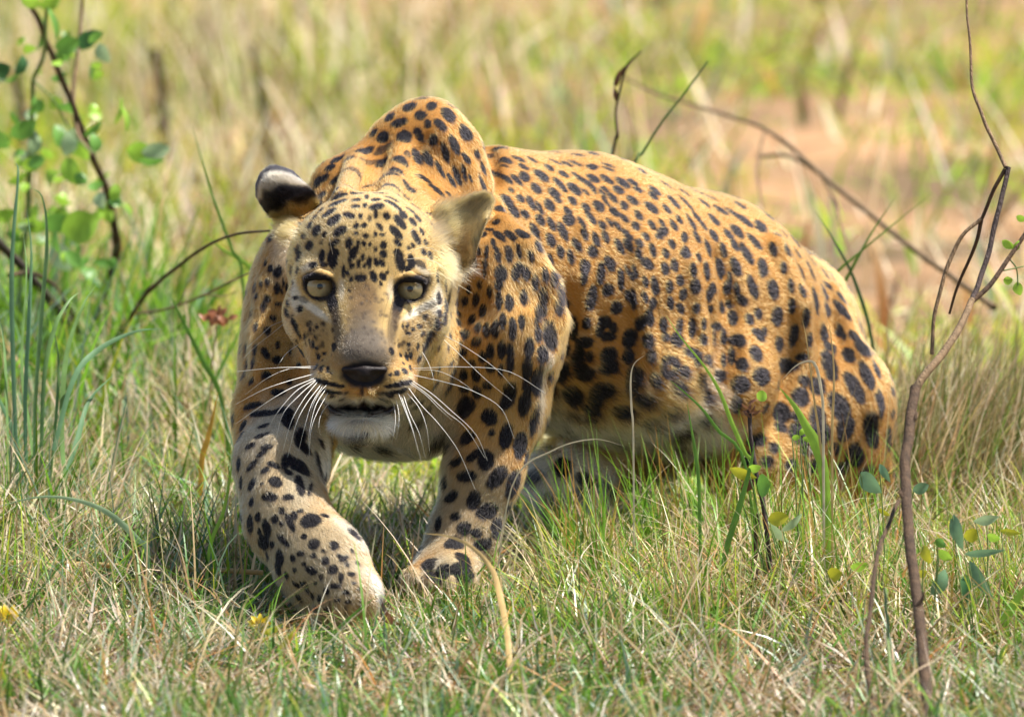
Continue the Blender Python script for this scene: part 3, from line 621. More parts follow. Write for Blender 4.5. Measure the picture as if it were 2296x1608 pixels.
# length of the coat: u, v, radius, millimetres
LEN = [(717, 608, 30, 2.5), (921, 614, 30, 2.5), (690, 640, 16, 3), (948, 645, 16, 3), (815, 540, 150, 4.5), (815, 720, 90, 3.2), (740, 850, 60, 4), (890, 850, 60, 4), (690, 690, 60, 5), (945, 690, 60, 5), (660, 560, 50, 9), (650, 760, 40, 9), (985, 760, 40, 9),
       (810, 955, 60, 18), (880, 1000, 110, 20), (1380, 990, 160, 30), (1530, 950, 80, 26), (1280, 1090, 90, 18), (1240, 700, 50, 16), (1220, 900, 40, 14), (1330, 900, 90, 16),
       (1300, 480, 150, 5.5), (1300, 650, 160, 6.5), (1600, 560, 160, 5.5), (1700, 750, 200, 6.5), (1900, 900, 120, 6.5), (940, 400, 150, 6.5), (600, 1050, 120, 7), (700, 1250, 130, 7.5), (1080, 1100, 110, 7.5), (700, 1050, 40, 13), (850, 1330, 30, 11), (1090, 760, 130, 9)]
LC = []; LV = []; LR = []
for u, v, r, mm in LEN:
    h = hit(u, v)
    if h is not None: LC.append(h[0]); LV.append(mm * .001); LR.append(r * K)
LC = np.array(LC); LV = np.array(LV); LR = np.array(LR)
def coat_length(P):
    d2 = ((P[:, None] - LC[None]) ** 2).sum(-1)
    w = np.exp(-d2 / LR ** 2) + 1e-9
    return (w @ LV + 1e-3 * .010) / (w.sum(1) + 1e-3)
BARE = []        # places without hair: centre, axes
for u, v, a, b, ang in ((817, 838, 54, 28, 0), (810, 911, 70, 13, 0)):
    e = ellipse_on_skin(u, v, a, b, ang)
    if e is not None: BARE.append(e)
BARE.append(facing_mark(810, 914, march(811, 952), 66, 13, 0))
for u, v, d, roll in EYES: BARE.append(facing_mark(u, v + 1, d, 33, 24, roll))
body_cols, _ = coat_colour(BV, BN)
m_skin = mat_attr('coat_skin', rough=.75, spec=.15)
leo_foot = to_world(C3(1150, 900, .35)[None])[0]; leo_foot[2] = 0
leopard = mesh_obj('leopard', to_world(BV), BF, m_skin, cols=body_cols * .8, origin=leo_foot)
tag(leopard, 'spotted leopard stalking towards the viewer with its head low and one front paw swinging inwards', 'leopard')
# ------------------------------------------------------------------ leopard: fur
m_fur, nt, b = nodes_of('fur_hair')
a = nt.nodes.new('ShaderNodeAttribute'); a.attribute_name = 'col'
ph = nt.nodes.new('ShaderNodeBsdfHairPrincipled'); ph.parametrization = 'COLOR'
nt.links.new(a.outputs['Color'], ph.inputs['Color'])
ph.inputs['IOR'].default_value = 1.36
ph.inputs['Roughness'].default_value = .42; ph.inputs['Radial Roughness'].default_value = .6
ph.inputs['Random Roughness'].default_value = .2
nt.links.new(ph.outputs[0], nt.nodes['Material Output'].inputs['Surface']); nt.nodes.remove(b)
def make_hair(name, P, N, Fd, L, col, parent, rad=0.00016, lift=0.42, npt=5, origin=None):
    n = len(P)
    jit = rng.normal(0, 1, (n, 3))
    Fd = norm(Fd + .22 * (jit - N * (jit * N).sum(1, keepdims=True)))
    lf = (lift * rng.uniform(.6, 1.3, n) * np.clip(L / .006, .45, 1))[:, None]
    Lc = (L * rng.uniform(.65, 1.15, n))[:, None]
    pts = np.zeros((n, npt, 3), np.float32)
    pos = P - N * .0008
    side = np.cross(N, Fd); bend = rng.normal(0, .12, (n, 1))
    for k in range(npt):
        pts[:, k] = pos
        t = k / (npt - 1)
        dirv = norm(Fd * (0.75 + .5 * t) + N * lf * (1.7 - 1.7 * t) + side * bend * t)
        pos = pos + dirv * Lc / (npt - 1)
    Wp = to_world(pts.reshape(-1, 3)) - (leo_foot if origin is None else origin)
    cu = bpy.data.hair_curves.new(name)
    cu.add_curves([npt] * n)
    cu.attributes['position'].data.foreach_set('vector', Wp.astype(np.float32).ravel())
    ra = cu.attributes.new('radius', 'FLOAT', 'POINT')
    prof = np.linspace(1, .15, npt)
    r = (rad * rng.uniform(.8, 1.25, n))[:, None] * prof[None]
    ra.data.foreach_set('value', r.astype(np.float32).ravel())
    ca = cu.attributes.new('col', 'FLOAT_COLOR', 'CURVE')
    c4 = np.ones((n, 4), np.float32); c4[:, :3] = col
    ca.data.foreach_set('color', c4.ravel())
    cu.materials.append(m_fur)
    o = bpy.data.objects.new(name, cu); link(o, parent)
    return o
TA = np.linalg.norm(np.cross(BV[_tri[:, 1]] - BV[_tri[:, 0]], BV[_tri[:, 2]] - BV[_tri[:, 0]]), axis=1)
Tc = BV[_tri].mean(1)
view = norm(np.array([0, 0, DIST]) - Tc)
face_on = (BN[_tri[:, 0]] * view).sum(1)
dens = np.where(face_on > -.35, 1.0, .25)
head_d = np.linalg.norm(Tc - C3(819, 700, 0), axis=1)
dens *= 1 + 1.6 * np.clip((.19 - head_d) / .06, 0, 1)
NH = 520000
t = rng.choice(len(_tri), NH, p=TA * dens / (TA * dens).sum())
r1 = np.sqrt(rng.random((NH, 1))); r2 = rng.random((NH, 1))
T3 = _tri[t]
HP = BV[T3[:, 0]] * (1 - r1) + BV[T3[:, 1]] * r1 * (1 - r2) + BV[T3[:, 2]] * r1 * r2
HN = norm(BN[T3[:, 0]] * (1 - r1) + BN[T3[:, 1]] * r1 * (1 - r2) + BN[T3[:, 2]] * r1 * r2)
ok = np.ones(NH, bool)
for c, t1, t2, n, R in BARE:
    q = HP - c
    ok &= ~(((q @ t1) ** 2 + (q @ t2) ** 2 + ((q @ n) / .03) ** 2) < 1)
HP, HN = HP[ok], HN[ok]
hc, hb = coat_colour(HP, HN)
HL = coat_length(HP)
HF = field_dir(HP, HN)
br = rng.normal(1, .22, (len(HP), 1)).clip(.55, 1.6)
hc = hc * br
fur = make_hair('fur', HP, HN, HF, HL, hc, leopard, rad=.00019)
fur['kind'] = 'stuff'
# ------------------------------------------------------------------ leopard: eyes, nose, lip, ears, whiskers
def lens_obj(name, V, F, mat, parent, cols=None, smooth=True):
    o = mesh_obj(name, to_world(np.asarray(V)) - leo_foot, F, mat, None, smooth, cols)
    o.parent = parent
    return o
def uv_sphere(c, r, axis, ns=40, nr=28):
    z = norm(np.asarray(axis, float)); x = norm(np.cross([0, 1, 0.01], z)); y = np.cross(z, x)
    th = np.linspace(.012, math.pi - .012, nr); ph = np.arange(ns) / ns * 2 * math.pi
    V = (np.sin(th)[:, None, None] * (np.cos(ph)[None, :, None] * x + np.sin(ph)[None, :, None] * y) + np.cos(th)[:, None, None] * z) * r + c
    # cornea bulge
    i = np.arange(nr - 1)[:, None] * ns; j = np.arange(ns)[None]; j2 = (j + 1) % ns
    F = np.stack([i + j, i + ns + j, i + ns + j2, i + j2], -1).reshape(-1, 4)
    return V.reshape(-1, 3), F, th.repeat(ns), np.tile(ph, nr)
m_eye, nt, b = nodes_of('eye_wet')
a = nt.nodes.new('ShaderNodeAttribute'); a.attribute_name = 'col'; nt.links.new(a.outputs['Color'], b.inputs['Base Color'])
b.inputs['Roughness'].default_value = .12; b.inputs['Specular IOR Level'].default_value = .4; b.inputs['Coat Weight'].default_value = .35; b.inputs['Coat Roughness'].default_value = .03
for k, (u, v, d, roll) in enumerate(EYES):
    r = 34 * K
    c = C3(u, v + 1, d + r * .90 + .001)
    gaze = norm(np.array([0, 0, DIST]) - c)
    V, F, th, ph = uv_sphere(c, r, gaze, 64, 60)
    s = np.sin(th) * r / K
    front = th < math.pi / 2
    n = vnoise(np.stack([np.cos(ph) * 3, np.sin(ph) * 3, s * .12], 1) + k, 2.0) * .5 + vnoise(np.stack([np.cos(ph) * 14, np.sin(ph) * 14, s * .05], 1), 1.0) * .5
    iris = np.array([.30, .24, .125])[None] * (1 + .22 * n[:, None])
    iris = iris * np.where(s < 12, .92, 1.0)[:, None]
    col = np.where((s < 29)[:, None], iris, np.array([.05, .03, .018]))
    ring = np.clip((s - 26) / 4, 0, 1)[:, None]; col = col * (1 - ring) + np.array([.03, .022, .015]) * ring
    pu = np.clip((7.6 - s) / 1.6, 0, 1)[:, None]; col = col * (1 - pu) + .004 * pu
    col = np.where(front[:, None], col, .03)
    lens_obj('eye', V, F, m_eye, leopard, np.clip(col, 0, 1))
# nose leather
NS = PR; PR = []
nd = march_d = None
def nose_shape():
    z = HN0
    ell(817, 829, z, 50, 10, 20, 0, 7)
    cone((817, 838, z - .002, 19), (814, 875, z + .004, 8), 8)
    cone((777, 829, z + .004, 11), (804, 853, z, 9), 8)
    cone((857, 829, z + .004, 11), (828, 853, z, 9), 8)
    ell(782, 845, z - .012, 19, 6.5, 14, -16, 6, True)      # nostrils
    ell(850, 845, z - .012, 19, 6.5, 14, 16, 6, True)
    ell(815, 862, z - .018, 2.2, 22, 9, 0, 4, True)
PR = NS
HN0 = march(817, 832) + .004
PR = []; nose_shape()
c0 = C3(817, 842, HN0)
NV, NF = sparse_nets(sdf, c0 - .042, c0 + .042, .0011, 3, .01)
PR = NS
m_nose, nt, b = nodes_of('nose_leather')
nz = nt.nodes.new('ShaderNodeTexVoronoi'); nz.inputs['Scale'].default_value = 700
tc = nt.nodes.new('ShaderNodeTexCoord'); nt.links.new(tc.outputs['Object'], nz.inputs['Vector'])
bp = nt.nodes.new('ShaderNodeBump'); bp.inputs['Strength'].default_value = .35; bp.inputs['Distance'].default_value = .0006
nt.links.new(nz.outputs['Distance'], bp.inputs['Height']); nt.links.new(bp.outputs[0], b.inputs['Normal'])
b.inputs['Base Color'].default_value = (.018, .012, .011, 1); b.inputs['Roughness'].default_value = .55; b.inputs['Specular IOR Level'].default_value = .2
lens_obj('nose', NV, NF, m_nose, leopard)
# lower lip and mouth lining
m_lip, nt, b = nodes_of('wet_lip'); b.inputs['Base Color'].default_value = (.014, .009, .009, 1); b.inputs['Roughness'].default_value = .35; b.inputs['Specular IOR Level'].default_value = .3
lp = []
for u, v, dd in ((738, 912, .016), (750, 923, .009), (780, 933, .005), (811, 935, .004), (842, 933, .005), (870, 924, .009), (882, 913, .016)):
    lp.append(C3(u, v, march(811, 950) + .006 + dd))
V, F = tube(spline(lp, 40), np.r_[np.linspace(4.5, 7, 8), np.full(24, 7), np.linspace(7, 4.5, 8)] * K, 12)
lens_obj('lower_lip', V, F, m_lip, leopard)
# ears
m_earskin = m_skin
def ear(grid, col_fn, len_fn, flow_fn, nh, thick=.003, front=1, lift=.35):
    """grid: rows base->tip, columns across, of (u, v, d)"""
    g = np.array([[C3(*q) for q in row] for row in grid])
    nu, nv = 36, 30
    a = np.array([spline(r, nv) for r in g]); S = np.stack([spline(a[:, j], nu) for j in range(nv)], 1)
    du = np.gradient(S, axis=0); dv = np.gradient(S, axis=1); N = norm(np.cross(dv, du))
    if (N[nu // 2, nv // 2] @ np.array([0, 0, 1.])) < 0: N = -N
    idx = np.arange(nu * nv).reshape(nu, nv)
    q = np.stack([idx[:-1, :-1], idx[:-1, 1:], idx[1:, 1:], idx[1:, :-1]], -1).reshape(-1, 4)
    edge = np.minimum.reduce([np.linspace(0, 1, nu)[:, None] * 6 + 0 * S[..., 0], (1 - np.linspace(0, 1, nu))[:, None] * 8 + 0 * S[..., 0], np.linspace(0, 1, nv)[None] * 8 + 0 * S[..., 0], (1 - np.linspace(0, 1, nv))[None] * 8 + 0 * S[..., 0]]).clip(.12, 1)
    A = S + N * (thick * .5 * edge)[..., None]; B = S - N * (thick * .5 * edge)[..., None]
    V = np.vstack([A.reshape(-1, 3), B.reshape(-1, 3)]); off = nu * nv
    ring = np.concatenate([idx[0, :-1], idx[:-1, -1], idx[-1, ::-1][:-1], idx[::-1, 0][:-1]])
    r2 = np.roll(ring, -1)
    F = np.vstack([q[:, ::-1], q + off, np.stack([ring, r2, r2 + off, ring + off], 1)])
    uu, vv = np.meshgrid(np.linspace(0, 1, nu), np.linspace(0, 1, nv), indexing='ij')
    ca = col_fn(uu.ravel(), vv.ravel(), 1); cb = col_fn(uu.ravel(), vv.ravel(), 0)
    o = lens_obj('ear', V, F, m_skin, leopard, np.vstack([ca, cb]) * .8)
    # hair on both faces
    for side in (1, 0):
        n = nh if side == front else nh // 3
        fu = rng.random(n) * (nu - 1.001); fv = rng.random(n) * (nv - 1.001)
        i = fu.astype(int); j = fv.astype(int); x = (fu - i)[:, None]; y = (fv - j)[:, None]
        def sm(Q): return Q[i, j] * (1 - x) * (1 - y) + Q[i + 1, j] * x * (1 - y) + Q[i, j + 1] * (1 - x) * y + Q[i + 1, j + 1] * x * y
        P = sm(A if side else B); Nn = norm(sm(N)) * (1 if side else -1)
        U = norm(sm(du)); Vd = norm(sm(dv))
        pu = fu / (nu - 1); pv = fv / (nv - 1)
        fx, fy = flow_fn(pu, pv, side)
        Fd = norm(U * fx[:, None] + Vd * fy[:, None])
        cc = col_fn(pu, pv, side) * rng.normal(1, .15, (n, 1)).clip(.5, 1.6)
        h = make_hair('ear_fur', P, Nn, Fd, len_fn(pu, pv, side), cc, o, rad=.00017, lift=lift if side == front else .3)
        h['kind'] = 'stuff'
    return o
def sstep(a, b, x): t = np.clip((x - a) / (b - a), 0, 1); return (t * t * (3 - 2 * t))[:, None]
CRM = np.array([.52, .43, .29])
def col_left(u, v, side):
    """back of the ear: pale patch between a black rim and a black band, tan towards the head's side"""
    n = vnoise(np.stack([u * 4, v * 4, u * 0], 1), 2.0) * .06
    c = np.tile(np.array([.29, .24, .17]), (len(u), 1))
    uw = u + .24 * v * (1 - u)
    band = sstep(.26, .36, uw + n) * (1 - sstep(.52, .64, uw + n))
    c = c * (1 - band) + BLK * band
    rim = sstep(.80, .95, u + n + .30 * np.abs(v - .35) + .12 * (v < .35))
    c = c * (1 - rim) + BLK * rim
    base = 1 - sstep(.24, .36, uw + n)
    c = c * (1 - base) + YEL * base
    if side == 0: c = np.tile(CRM * .9, (len(u), 1))
    return c
mh = march(640, 500); 
e0 = mh - .005
ear_left = ear([[(640, 506, e0 + .03), (662, 494, e0 + .03), (690, 478, e0 + .03), (716, 462, e0 + .04)],
                [(602, 482, e0 + .006), (626, 458, e0 - .008), (660, 436, e0 - .004), (702, 430, e0 + .020)],
                [(577, 446, e0 + .01), (596, 415, e0 - .012), (630, 396, e0 - .010), (682, 410, e0 + .020)],
                [(574, 418, e0 + .025), (588, 389, e0 + .006), (616, 374, e0 + .006), (660, 388, e0 + .026)]],
               col_left, lambda u, v, s: np.where(s, .005 + .006 * (u < .3), .012) + 0 * u, lambda u, v, s: (np.ones_like(u), .15 * (v - .5)), 16000)
def col_right(u, v, side):
    n = vnoise(np.stack([u * 5, v * 5, u * 0], 1), 2.0) * .08
    c = np.tile(np.array([.44, .285, .115]), (len(u), 1))
    t = sstep(.3, .8, (1 - u) + n * .6) ; c = c * (1 - .8 * t) + YEL * .8 * t
    dk = sstep(.45, .75, v + n) * (1 - sstep(.35, .72, u + n)); c = c * (1 - .85 * dk) + np.array([.10, .06, .03]) * .85 * dk  # dark hollow: shadow of the ear opening painted into the colour
    st_ = (.55 + .9 * np.clip(.5 + .8 * vnoise(np.stack([v * 3 + .4 * u, u * .6, u * 0], 1), 6.0), 0, 1))[:, None]; c = c * st_
    if side == 0:
        c = np.tile(BLK, (len(u), 1)); p = sstep(.5, .7, u); c = c * (1 - p) + YEL * p
    return c
mr = march(985, 520)
e1 = mr
ear_right = ear([[(958, 494, e1 + .030), (972, 530, e1 + .010), (995, 572, e1 + .006), (1018, 608, e1 + .012)],
                 [(1006, 464, e1 + .034), (1014, 503, e1 + .026), (1030, 545, e1 + .016), (1060, 592, e1 - .004)],
                 [(1050, 440, e1 + .030), (1056, 472, e1 + .026), (1064, 510, e1 + .014), (1070, 556, e1 - .008)],
                 [(1084, 430, e1 + .020), (1100, 440, e1 + .012), (1107, 458, e1 + .004), (1092, 490, e1 - .010)]],
                col_right, lambda u, v, s: np.where(s, .026 * (1 - u) + .008, .006), lambda u, v, s: (np.ones_like(u), .5 * (0.45 - v)), 15000, lift=.7)
# strands inside the right ear: clumps fanning from the inner edge across the opening
def strands(ncl, nh, name='ear_tuft'):
    P = []; D = []; L = []; C = []
    for k in range(ncl):
        u = rng.uniform(966, 1030); v = rng.uniform(468, 600)
        t = (v - 468) / 132; u = 960 + 62 * t + rng.uniform(0, 26)
        c = C3(u, v, e1 + .026 - .028 * t)
        d = norm(np.array([1.0, .62 - 1.0 * t + rng.normal(0, .22), .35 + rng.normal(0, .15)]))
        ln = rng.uniform(.016, .034); cc = np.array([.48, .35, .18]) * rng.uniform(.4, 1.25)
        for q in range(nh):
            P.append(c + rng.normal(0, .0016, 3)); D.append(d + rng.normal(0, .10, 3)); L.append(ln * rng.uniform(.6, 1.1)); C.append(cc * rng.uniform(.8, 1.2))
    P = np.array(P); D = norm(np.array(D)); N = norm(np.cross(np.cross(D, [0, 0, 1.]), D))
    h = make_hair(name, P, N, D, np.array(L), np.array(C).clip(0, .9), leopard, rad=.00018, lift=.15); h['kind'] = 'stuff'
strands(70, 26)
# loose tufts in front of the right ear opening and at the left ear's root
def tuft(c, spread, n, dirv, L, col, name='ear_tuft'):
    P = []; 
    while len(P) < n:
        u = c[0] + rng.normal(0, spread[0]); v = c[1] + rng.normal(0, spread[1])
        h = hit(u, v)
        if h is not None: P.append((h[0], h[1]))
    Pp = np.array([p[0] for p in P]); Nn = np.array([p[1] for p in P])
    dv = np.tile(norm(np.array([dirv[0], -dirv[1], dirv[2]], float)), (n, 1))
    h = make_hair(name, Pp, Nn, norm(dv + .15 * rng.normal(0, 1, (n, 3))), np.full(n, L), np.tile(col, (n, 1)) * rng.normal(1, .15, (n, 1)).clip(.5, 1.5), leopard, rad=.0002, lift=.25)
    h['kind'] = 'stuff'
tuft((985, 520), (14, 22), 1000, (1, -.45, .5), .019, np.array([.50, .36, .18]))
tuft((648, 505), (14, 18), 1300, (-.8, -.35, .3), .014, YEL * .9)
tuft((1000, 585), (14, 18), 1200, (.6, .5, .4), .020, YEL)
# whiskers
m_wh, nt, b = nodes_of('whisker_white'); b.inputs['Base Color'].default_value = (.82, .79, .72, 1); b.inputs['Roughness'].default_value = .35
def whisker(pts, w=1.0):
    """pts in face-chart units: root, points on the way, tip; the whisker stands out from the muzzle"""
    ou, ov, s = CH['face']
    n = len(pts); P = []
    h = hit(ou + pts[0][0] * s, ov + pts[0][1] * s)
    d0 = -h[0][2] if h is not None else march(735, 850)
    for i, (x, y) in enumerate(pts):
        t = i / (n - 1)
        P.append(C3(ou + x * s, ov + y * s, d0 - .045 * math.sin(t * 2.2)))
    path = spline(P, 18)
    V, F = tube(path, np.linspace(.00042 * w, .00010 * w, 18), 5)
    lens_obj('whisker', V, F, m_wh, leopard)
for pts, w in (
    ([(335, 948), (150, 955), (0, 960), (-320, 990)], 1.1), ([(330, 962), (120, 968), (-60, 1040), (-250, 1180)], .8),
    ([(310, 1012), (100, 1070), (-100, 1140), (-330, 1260)], 1.1), ([(320, 1045), (120, 1130), (-60, 1235), (-330, 1420)], 1.1),
    ([(330, 1055), (170, 1150), (20, 1320), (-50, 1440)], 1.0), ([(335, 1060), (190, 1190), (60, 1340), (0, 1560)], 1.0),
    ([(345, 1075), (230, 1220), (130, 1400), (60, 1640)], 1.0), ([(375, 1095), (250, 1260), (170, 1420), (100, 1690)], 1.0),
    ([(390, 1105), (300, 1250), (240, 1440), (190, 1640)], .8), ([(415, 1130), (330, 1270), (280, 1470), (270, 1620)], 1.0), ([(430, 1165), (340, 1330), (290, 1480), (275, 1700)], .8),
    ([(445, 1235), (375, 1340), (355, 1440), (370, 1510)], .6), ([(420, 1100), (350, 1180), (300, 1290), (280, 1400)], .7),
    ([(1128, 965), (1300, 958), (1500, 952), (1900, 985), (2220, 1170)], 1.15), ([(1140, 975), (1330, 985), (1500, 1060), (1640, 1160)], .8),
    ([(1140, 1022), (1380, 1075), (1620, 1150), (1850, 1290), (1960, 1540)], 1.15), ([(1130, 1072), (1280, 1170), (1430, 1300), (1640, 1500), (1740, 1720)], 1.1),
    ([(1115, 1080), (1250, 1180), (1400, 1320), (1560, 1450), (1720, 1700)], 1.0), ([(1100, 1085), (1230, 1180), (1340, 1290), (1450, 1390)], .8),
    ([(1095, 1130), (1200, 1270), (1340, 1420), (1500, 1640), (1640, 1960)], 1.1), ([(1080, 1165), (1180, 1290), (1240, 1450), (1265, 1650)], .9),
    ([(1050, 1180), (1100, 1330), (1180, 1500), (1230, 1700)], 1.0), ([(1030, 1190), (1080, 1330), (1130, 1480), (1200, 1740)], 1.0),
    ([(1010, 1170), (1060, 1300), (1120, 1460), (1170, 1640)], .9), ([(990, 1225), (1012, 1330), (1010, 1450), (985, 1560)], .7), ([(968, 1240), (985, 1360), (975, 1480), (950, 1600)], .6),
    ([(60, 575), (-40, 620), (-150, 720), (-240, 800)], .7), ([(66, 600), (-30, 680), (-160, 780), (-260, 880)], .7), ([(195, 765), (90, 840), (40, 910), (10, 960)], .6),
    ([(1380, 690), (1560, 790), (1800, 960), (1960, 1130)], .8), ([(1368, 715), (1480, 820), (1720, 1050), (1940, 1230)], .8), ([(1205, 830), (1260, 930), (1295, 1040), (1305, 1150)], .6),
    ([(1080, 70), (1200, 62), (1330, 100), (1440, 190)], .7), ([(1075, 40), (1170, -20), (1290, -15), (1400, 60)], .5), ([(985, 40), (1010, -60), (1090, -140), (1150, -190)], .5), ([(470, 30), (450, -60), (440, -110)], .4)):
    whisker(pts, w)
# ------------------------------------------------------------------ ground
def gfield(x, y):
    """share of bare red soil at ground points"""
    P = np.stack([x, y, 0 * x], -1)
    n = vnoise(P + 5.0, .9) * .6 + vnoise(P + 9.0, 2.3) * .4
    return n
m_ground, nt, b = nodes_of('soil')
tc = nt.nodes.new('ShaderNodeTexCoord')
n1 = nt.nodes.new('ShaderNodeTexNoise'); n1.inputs['Scale'].default_value = 1.3; n1.inputs['Detail'].default_value = 6
n2 = nt.nodes.new('ShaderNodeTexNoise'); n2.inputs['Scale'].default_value = 60; n2.inputs['Detail'].default_value = 6
r1 = nt.nodes.new('ShaderNodeValToRGB'); r1.color_ramp.elements[0].position = .42; r1.color_ramp.elements[1].position = .66
r1.color_ramp.elements[0].color = (.20, .135, .075, 1); r1.color_ramp.elements[1].color = (.54, .31, .16, 1)
r2 = nt.nodes.new('ShaderNodeValToRGB'); r2.color_ramp.elements[0].color = (.45, .42, .38, 1); r2.color_ramp.elements[1].color = (1, 1, 1, 1)
mx = nt.nodes.new('ShaderNodeMix'); mx.data_type = 'RGBA'; mx.blend_type = 'MULTIPLY'; mx.inputs[0].default_value = .8
for n in (n1, n2): nt.links.new(tc.outputs['Object'], n.inputs['Vector'])
nt.links.new(n1.outputs['Fac'], r1.inputs[0]); nt.links.new(n2.outputs['Fac'], r2.inputs[0])
nt.links.new(r1.outputs[0], mx.inputs[6]); nt.links.new(r2.outputs[0], mx.inputs[7]); nt.links.new(mx.outputs[2], b.inputs['Base Color'])
b.inputs['Roughness'].default_value = .95; b.inputs['Specular IOR Level'].default_value = .1
bp = nt.nodes.new('ShaderNodeBump'); bp.inputs['Strength'].default_value = .8; bp.inputs['Distance'].default_value = .01
nt.links.new(n2.outputs['Fac'], bp.inputs['Height']); nt.links.new(bp.outputs[0], b.inputs['Normal'])
gx = np.r_[-3000, -800, -200, -60, -20, -8, np.linspace(-4, 4, 81), 8, 20, 60, 200, 800, 3000]
gy = np.r_[-400, -60, -10, 2, 8, np.linspace(11, 23, 121), 26, 32, 45, 80, 200, 800, 3000]
def ground_z(x, y):
    P = np.stack([x, y, 0 * x], -1)
    near = np.exp(-((np.maximum(np.abs(x) - 3, 0)) / 2) ** 2)
    return (.010 * vnoise(P, 3.1) + .016 * vnoise(P + 7, 1.1) - .012) * near
GX, GY = np.meshgrid(gx, gy, indexing='ij')
GV = np.stack([GX, GY, ground_z(GX.ravel(), GY.ravel()).reshape(GX.shape)], -1).reshape(-1, 3)
ii = np.arange(len(gx) * len(gy)).reshape(len(gx), len(gy))
GF = np.stack([ii[:-1, :-1], ii[1:, :-1], ii[1:, 1:], ii[:-1, 1:]], -1).reshape(-1, 4)
tag(mesh_obj('ground', GV, GF, m_ground), kind='structure')
# ------------------------------------------------------------------ grass
GREEN = np.array([.075, .18, .016]); BRIGHT = np.array([.20, .38, .025]); BLUEG = np.array([.17, .27, .16]); OLIVE = np.array([.17, .20, .035])
STRAW = np.array([.52, .37, .17]); PALE = np.array([.76, .64, .44]); BROWN = np.array([.20, .115, .05]); ORNG = np.array([.48, .20, .05]); YELL = np.array([.56, .50, .05])
m_blade = mat_attr('grass_blade', rough=.38, spec=.5, transl=.33)
def blades(n, root, L, wd, az, lean, curl, c0, c1, seg=4, twist=.6, keep_clear=True):
    """vectorised ribbons: roots (n,3), length, width, heading, lean from vertical, extra bend along the blade, base and tip colour"""
    t = np.linspace(0, 1, seg + 1)
    th = lean[:, None] + curl[:, None] * t[None] ** 1.3
    ds = (L / seg)[:, None]
    h = np.stack([np.cos(az), np.sin(az), 0 * az], 1)
    steps = np.sin(th[:, :-1] * .5 + th[:, 1:] * .5)[..., None] * h[:, None] + np.cos(th[:, :-1] * .5 + th[:, 1:] * .5)[..., None] * np.array([0, 0, 1.])
    P = np.concatenate([root[:, None], root[:, None] + np.cumsum(steps * ds[..., None], 1)], 1)
    P[..., 2] = np.maximum(P[..., 2], ground_z(root[:, 0], root[:, 1])[:, None] + .002 + .012 * rng.random((n, 1)) * t[None])
    if keep_clear:
        q = np.vstack([P[:, -1], P[:, seg // 2], root + [0, 0, .015]]) - CAM
        Q = np.stack([q @ RIGHT, q @ UP, -(q @ FWD - DIST)], 1)
        bad = (sdf(Q) < .002).reshape(3, n).any(0)
        k = ~bad; P, L, wd, az, c0, c1 = P[k], L[k], wd[k], az[k], c0[k], c1[k]; n = len(L)
    ta = az + math.pi / 2 + rng.normal(0, twist, n)
    sd = np.stack([np.cos(ta), np.sin(ta), rng.normal(0, .25, n)], 1)
    prof = np.interp(t, [0, .35, 1], [.7, 1, .0])
    A = P[:, :-1] + sd[:, None] * (wd[:, None] * .5 * prof[None, :-1])[..., None]
    B = P[:, :-1] - sd[:, None] * (wd[:, None] * .5 * prof[None, :-1])[..., None]
    V = np.concatenate([np.stack([A, B], 2).reshape(n, -1, 3), P[:, -1:]], 1)
    nvb = 2 * seg + 1
    b0 = (np.arange(n) * nvb)[:, None]
    tri = []
    for s in range(seg - 1):
        tri += [[2 * s, 2 * s + 1, 2 * s + 3], [2 * s, 2 * s + 3, 2 * s + 2]]
    tri += [[2 * seg - 2, 2 * seg - 1, 2 * seg]]
    F = (b0[:, :, None] + np.array(tri)[None]).reshape(-1, 3)
    tt = np.r_[np.repeat(t[:-1], 2), 1.0]
    C = c0[:, None] * (1 - tt[None, :, None] ** 1.6) + c1[:, None] * tt[None, :, None] ** 1.6
    return V.reshape(-1, 3), F, C.reshape(-1, 3)
def pick(n, table):
    """table of (weight, base colour, tip colour)"""
    w = np.array([q[0] for q in table]); i = rng.choice(len(table), n, p=w / w.sum())
    a = np.array([q[1] for q in table])[i]; b_ = np.array([q[2] for q in table])[i]
    j = rng.normal(1, .18, (n, 1)).clip(.5, 1.6) * rng.normal(1, .05, (n, 3))
    return a * j, b_ * j
def patch(n, fn):
    """n roots whose place in view comes from fn(n) -> u, depth"""
    u, d = fn(n)
    s = K * (DIST + d) / DIST
    x = (u - UW) * s
    y = (DIST + d - CAM_H * sp) / cp
    return np.stack([x, y, ground_z(x, y)], 1)
class Heap:
    def __init__(self): self.V = []; self.F = []; self.C = []; self.n = 0
    def add(self, V, F, C): self.V.append(V); self.F.append(F + self.n); self.C.append(C); self.n += len(V)
    def build(self, name, label, mat=None):
        o = mesh_obj(name, np.vstack(self.V), np.vstack(self.F), mat or m_blade, None, True, np.clip(np.vstack(self.C), 0, 1))
        return tag(o, label, name.replace('_', ' '), kind='stuff')
def uni(n, a, b): return rng.uniform(a, b, n)
GD = 1.0
def N_(n): return int(n * GD)
def clumped(n, u0, u1, d0, d1, f=6.0, power=1.5, seed=0.0):
    """roots gathered in clumps"""
    U = []; D = []; m = 0
    while m < n:
        u = uni(n * 2, u0, u1); d = uni(n * 2, d0, d1)
        q = np.stack([u * K, d, 0 * u + seed], 1)
        p = np.clip(.5 + .75 * vnoise(q, f), 0, 1) ** power
        k = rng.random(len(u)) < p
        U.append(u[k]); D.append(d[k]); m += k.sum()
    return np.concatenate(U)[:n], np.concatenate(D)[:n]
near = Heap()
def paw_gap(u, d): return np.exp(-((u - 730) / 200) ** 2 - ((d + .17) / .24) ** 2)
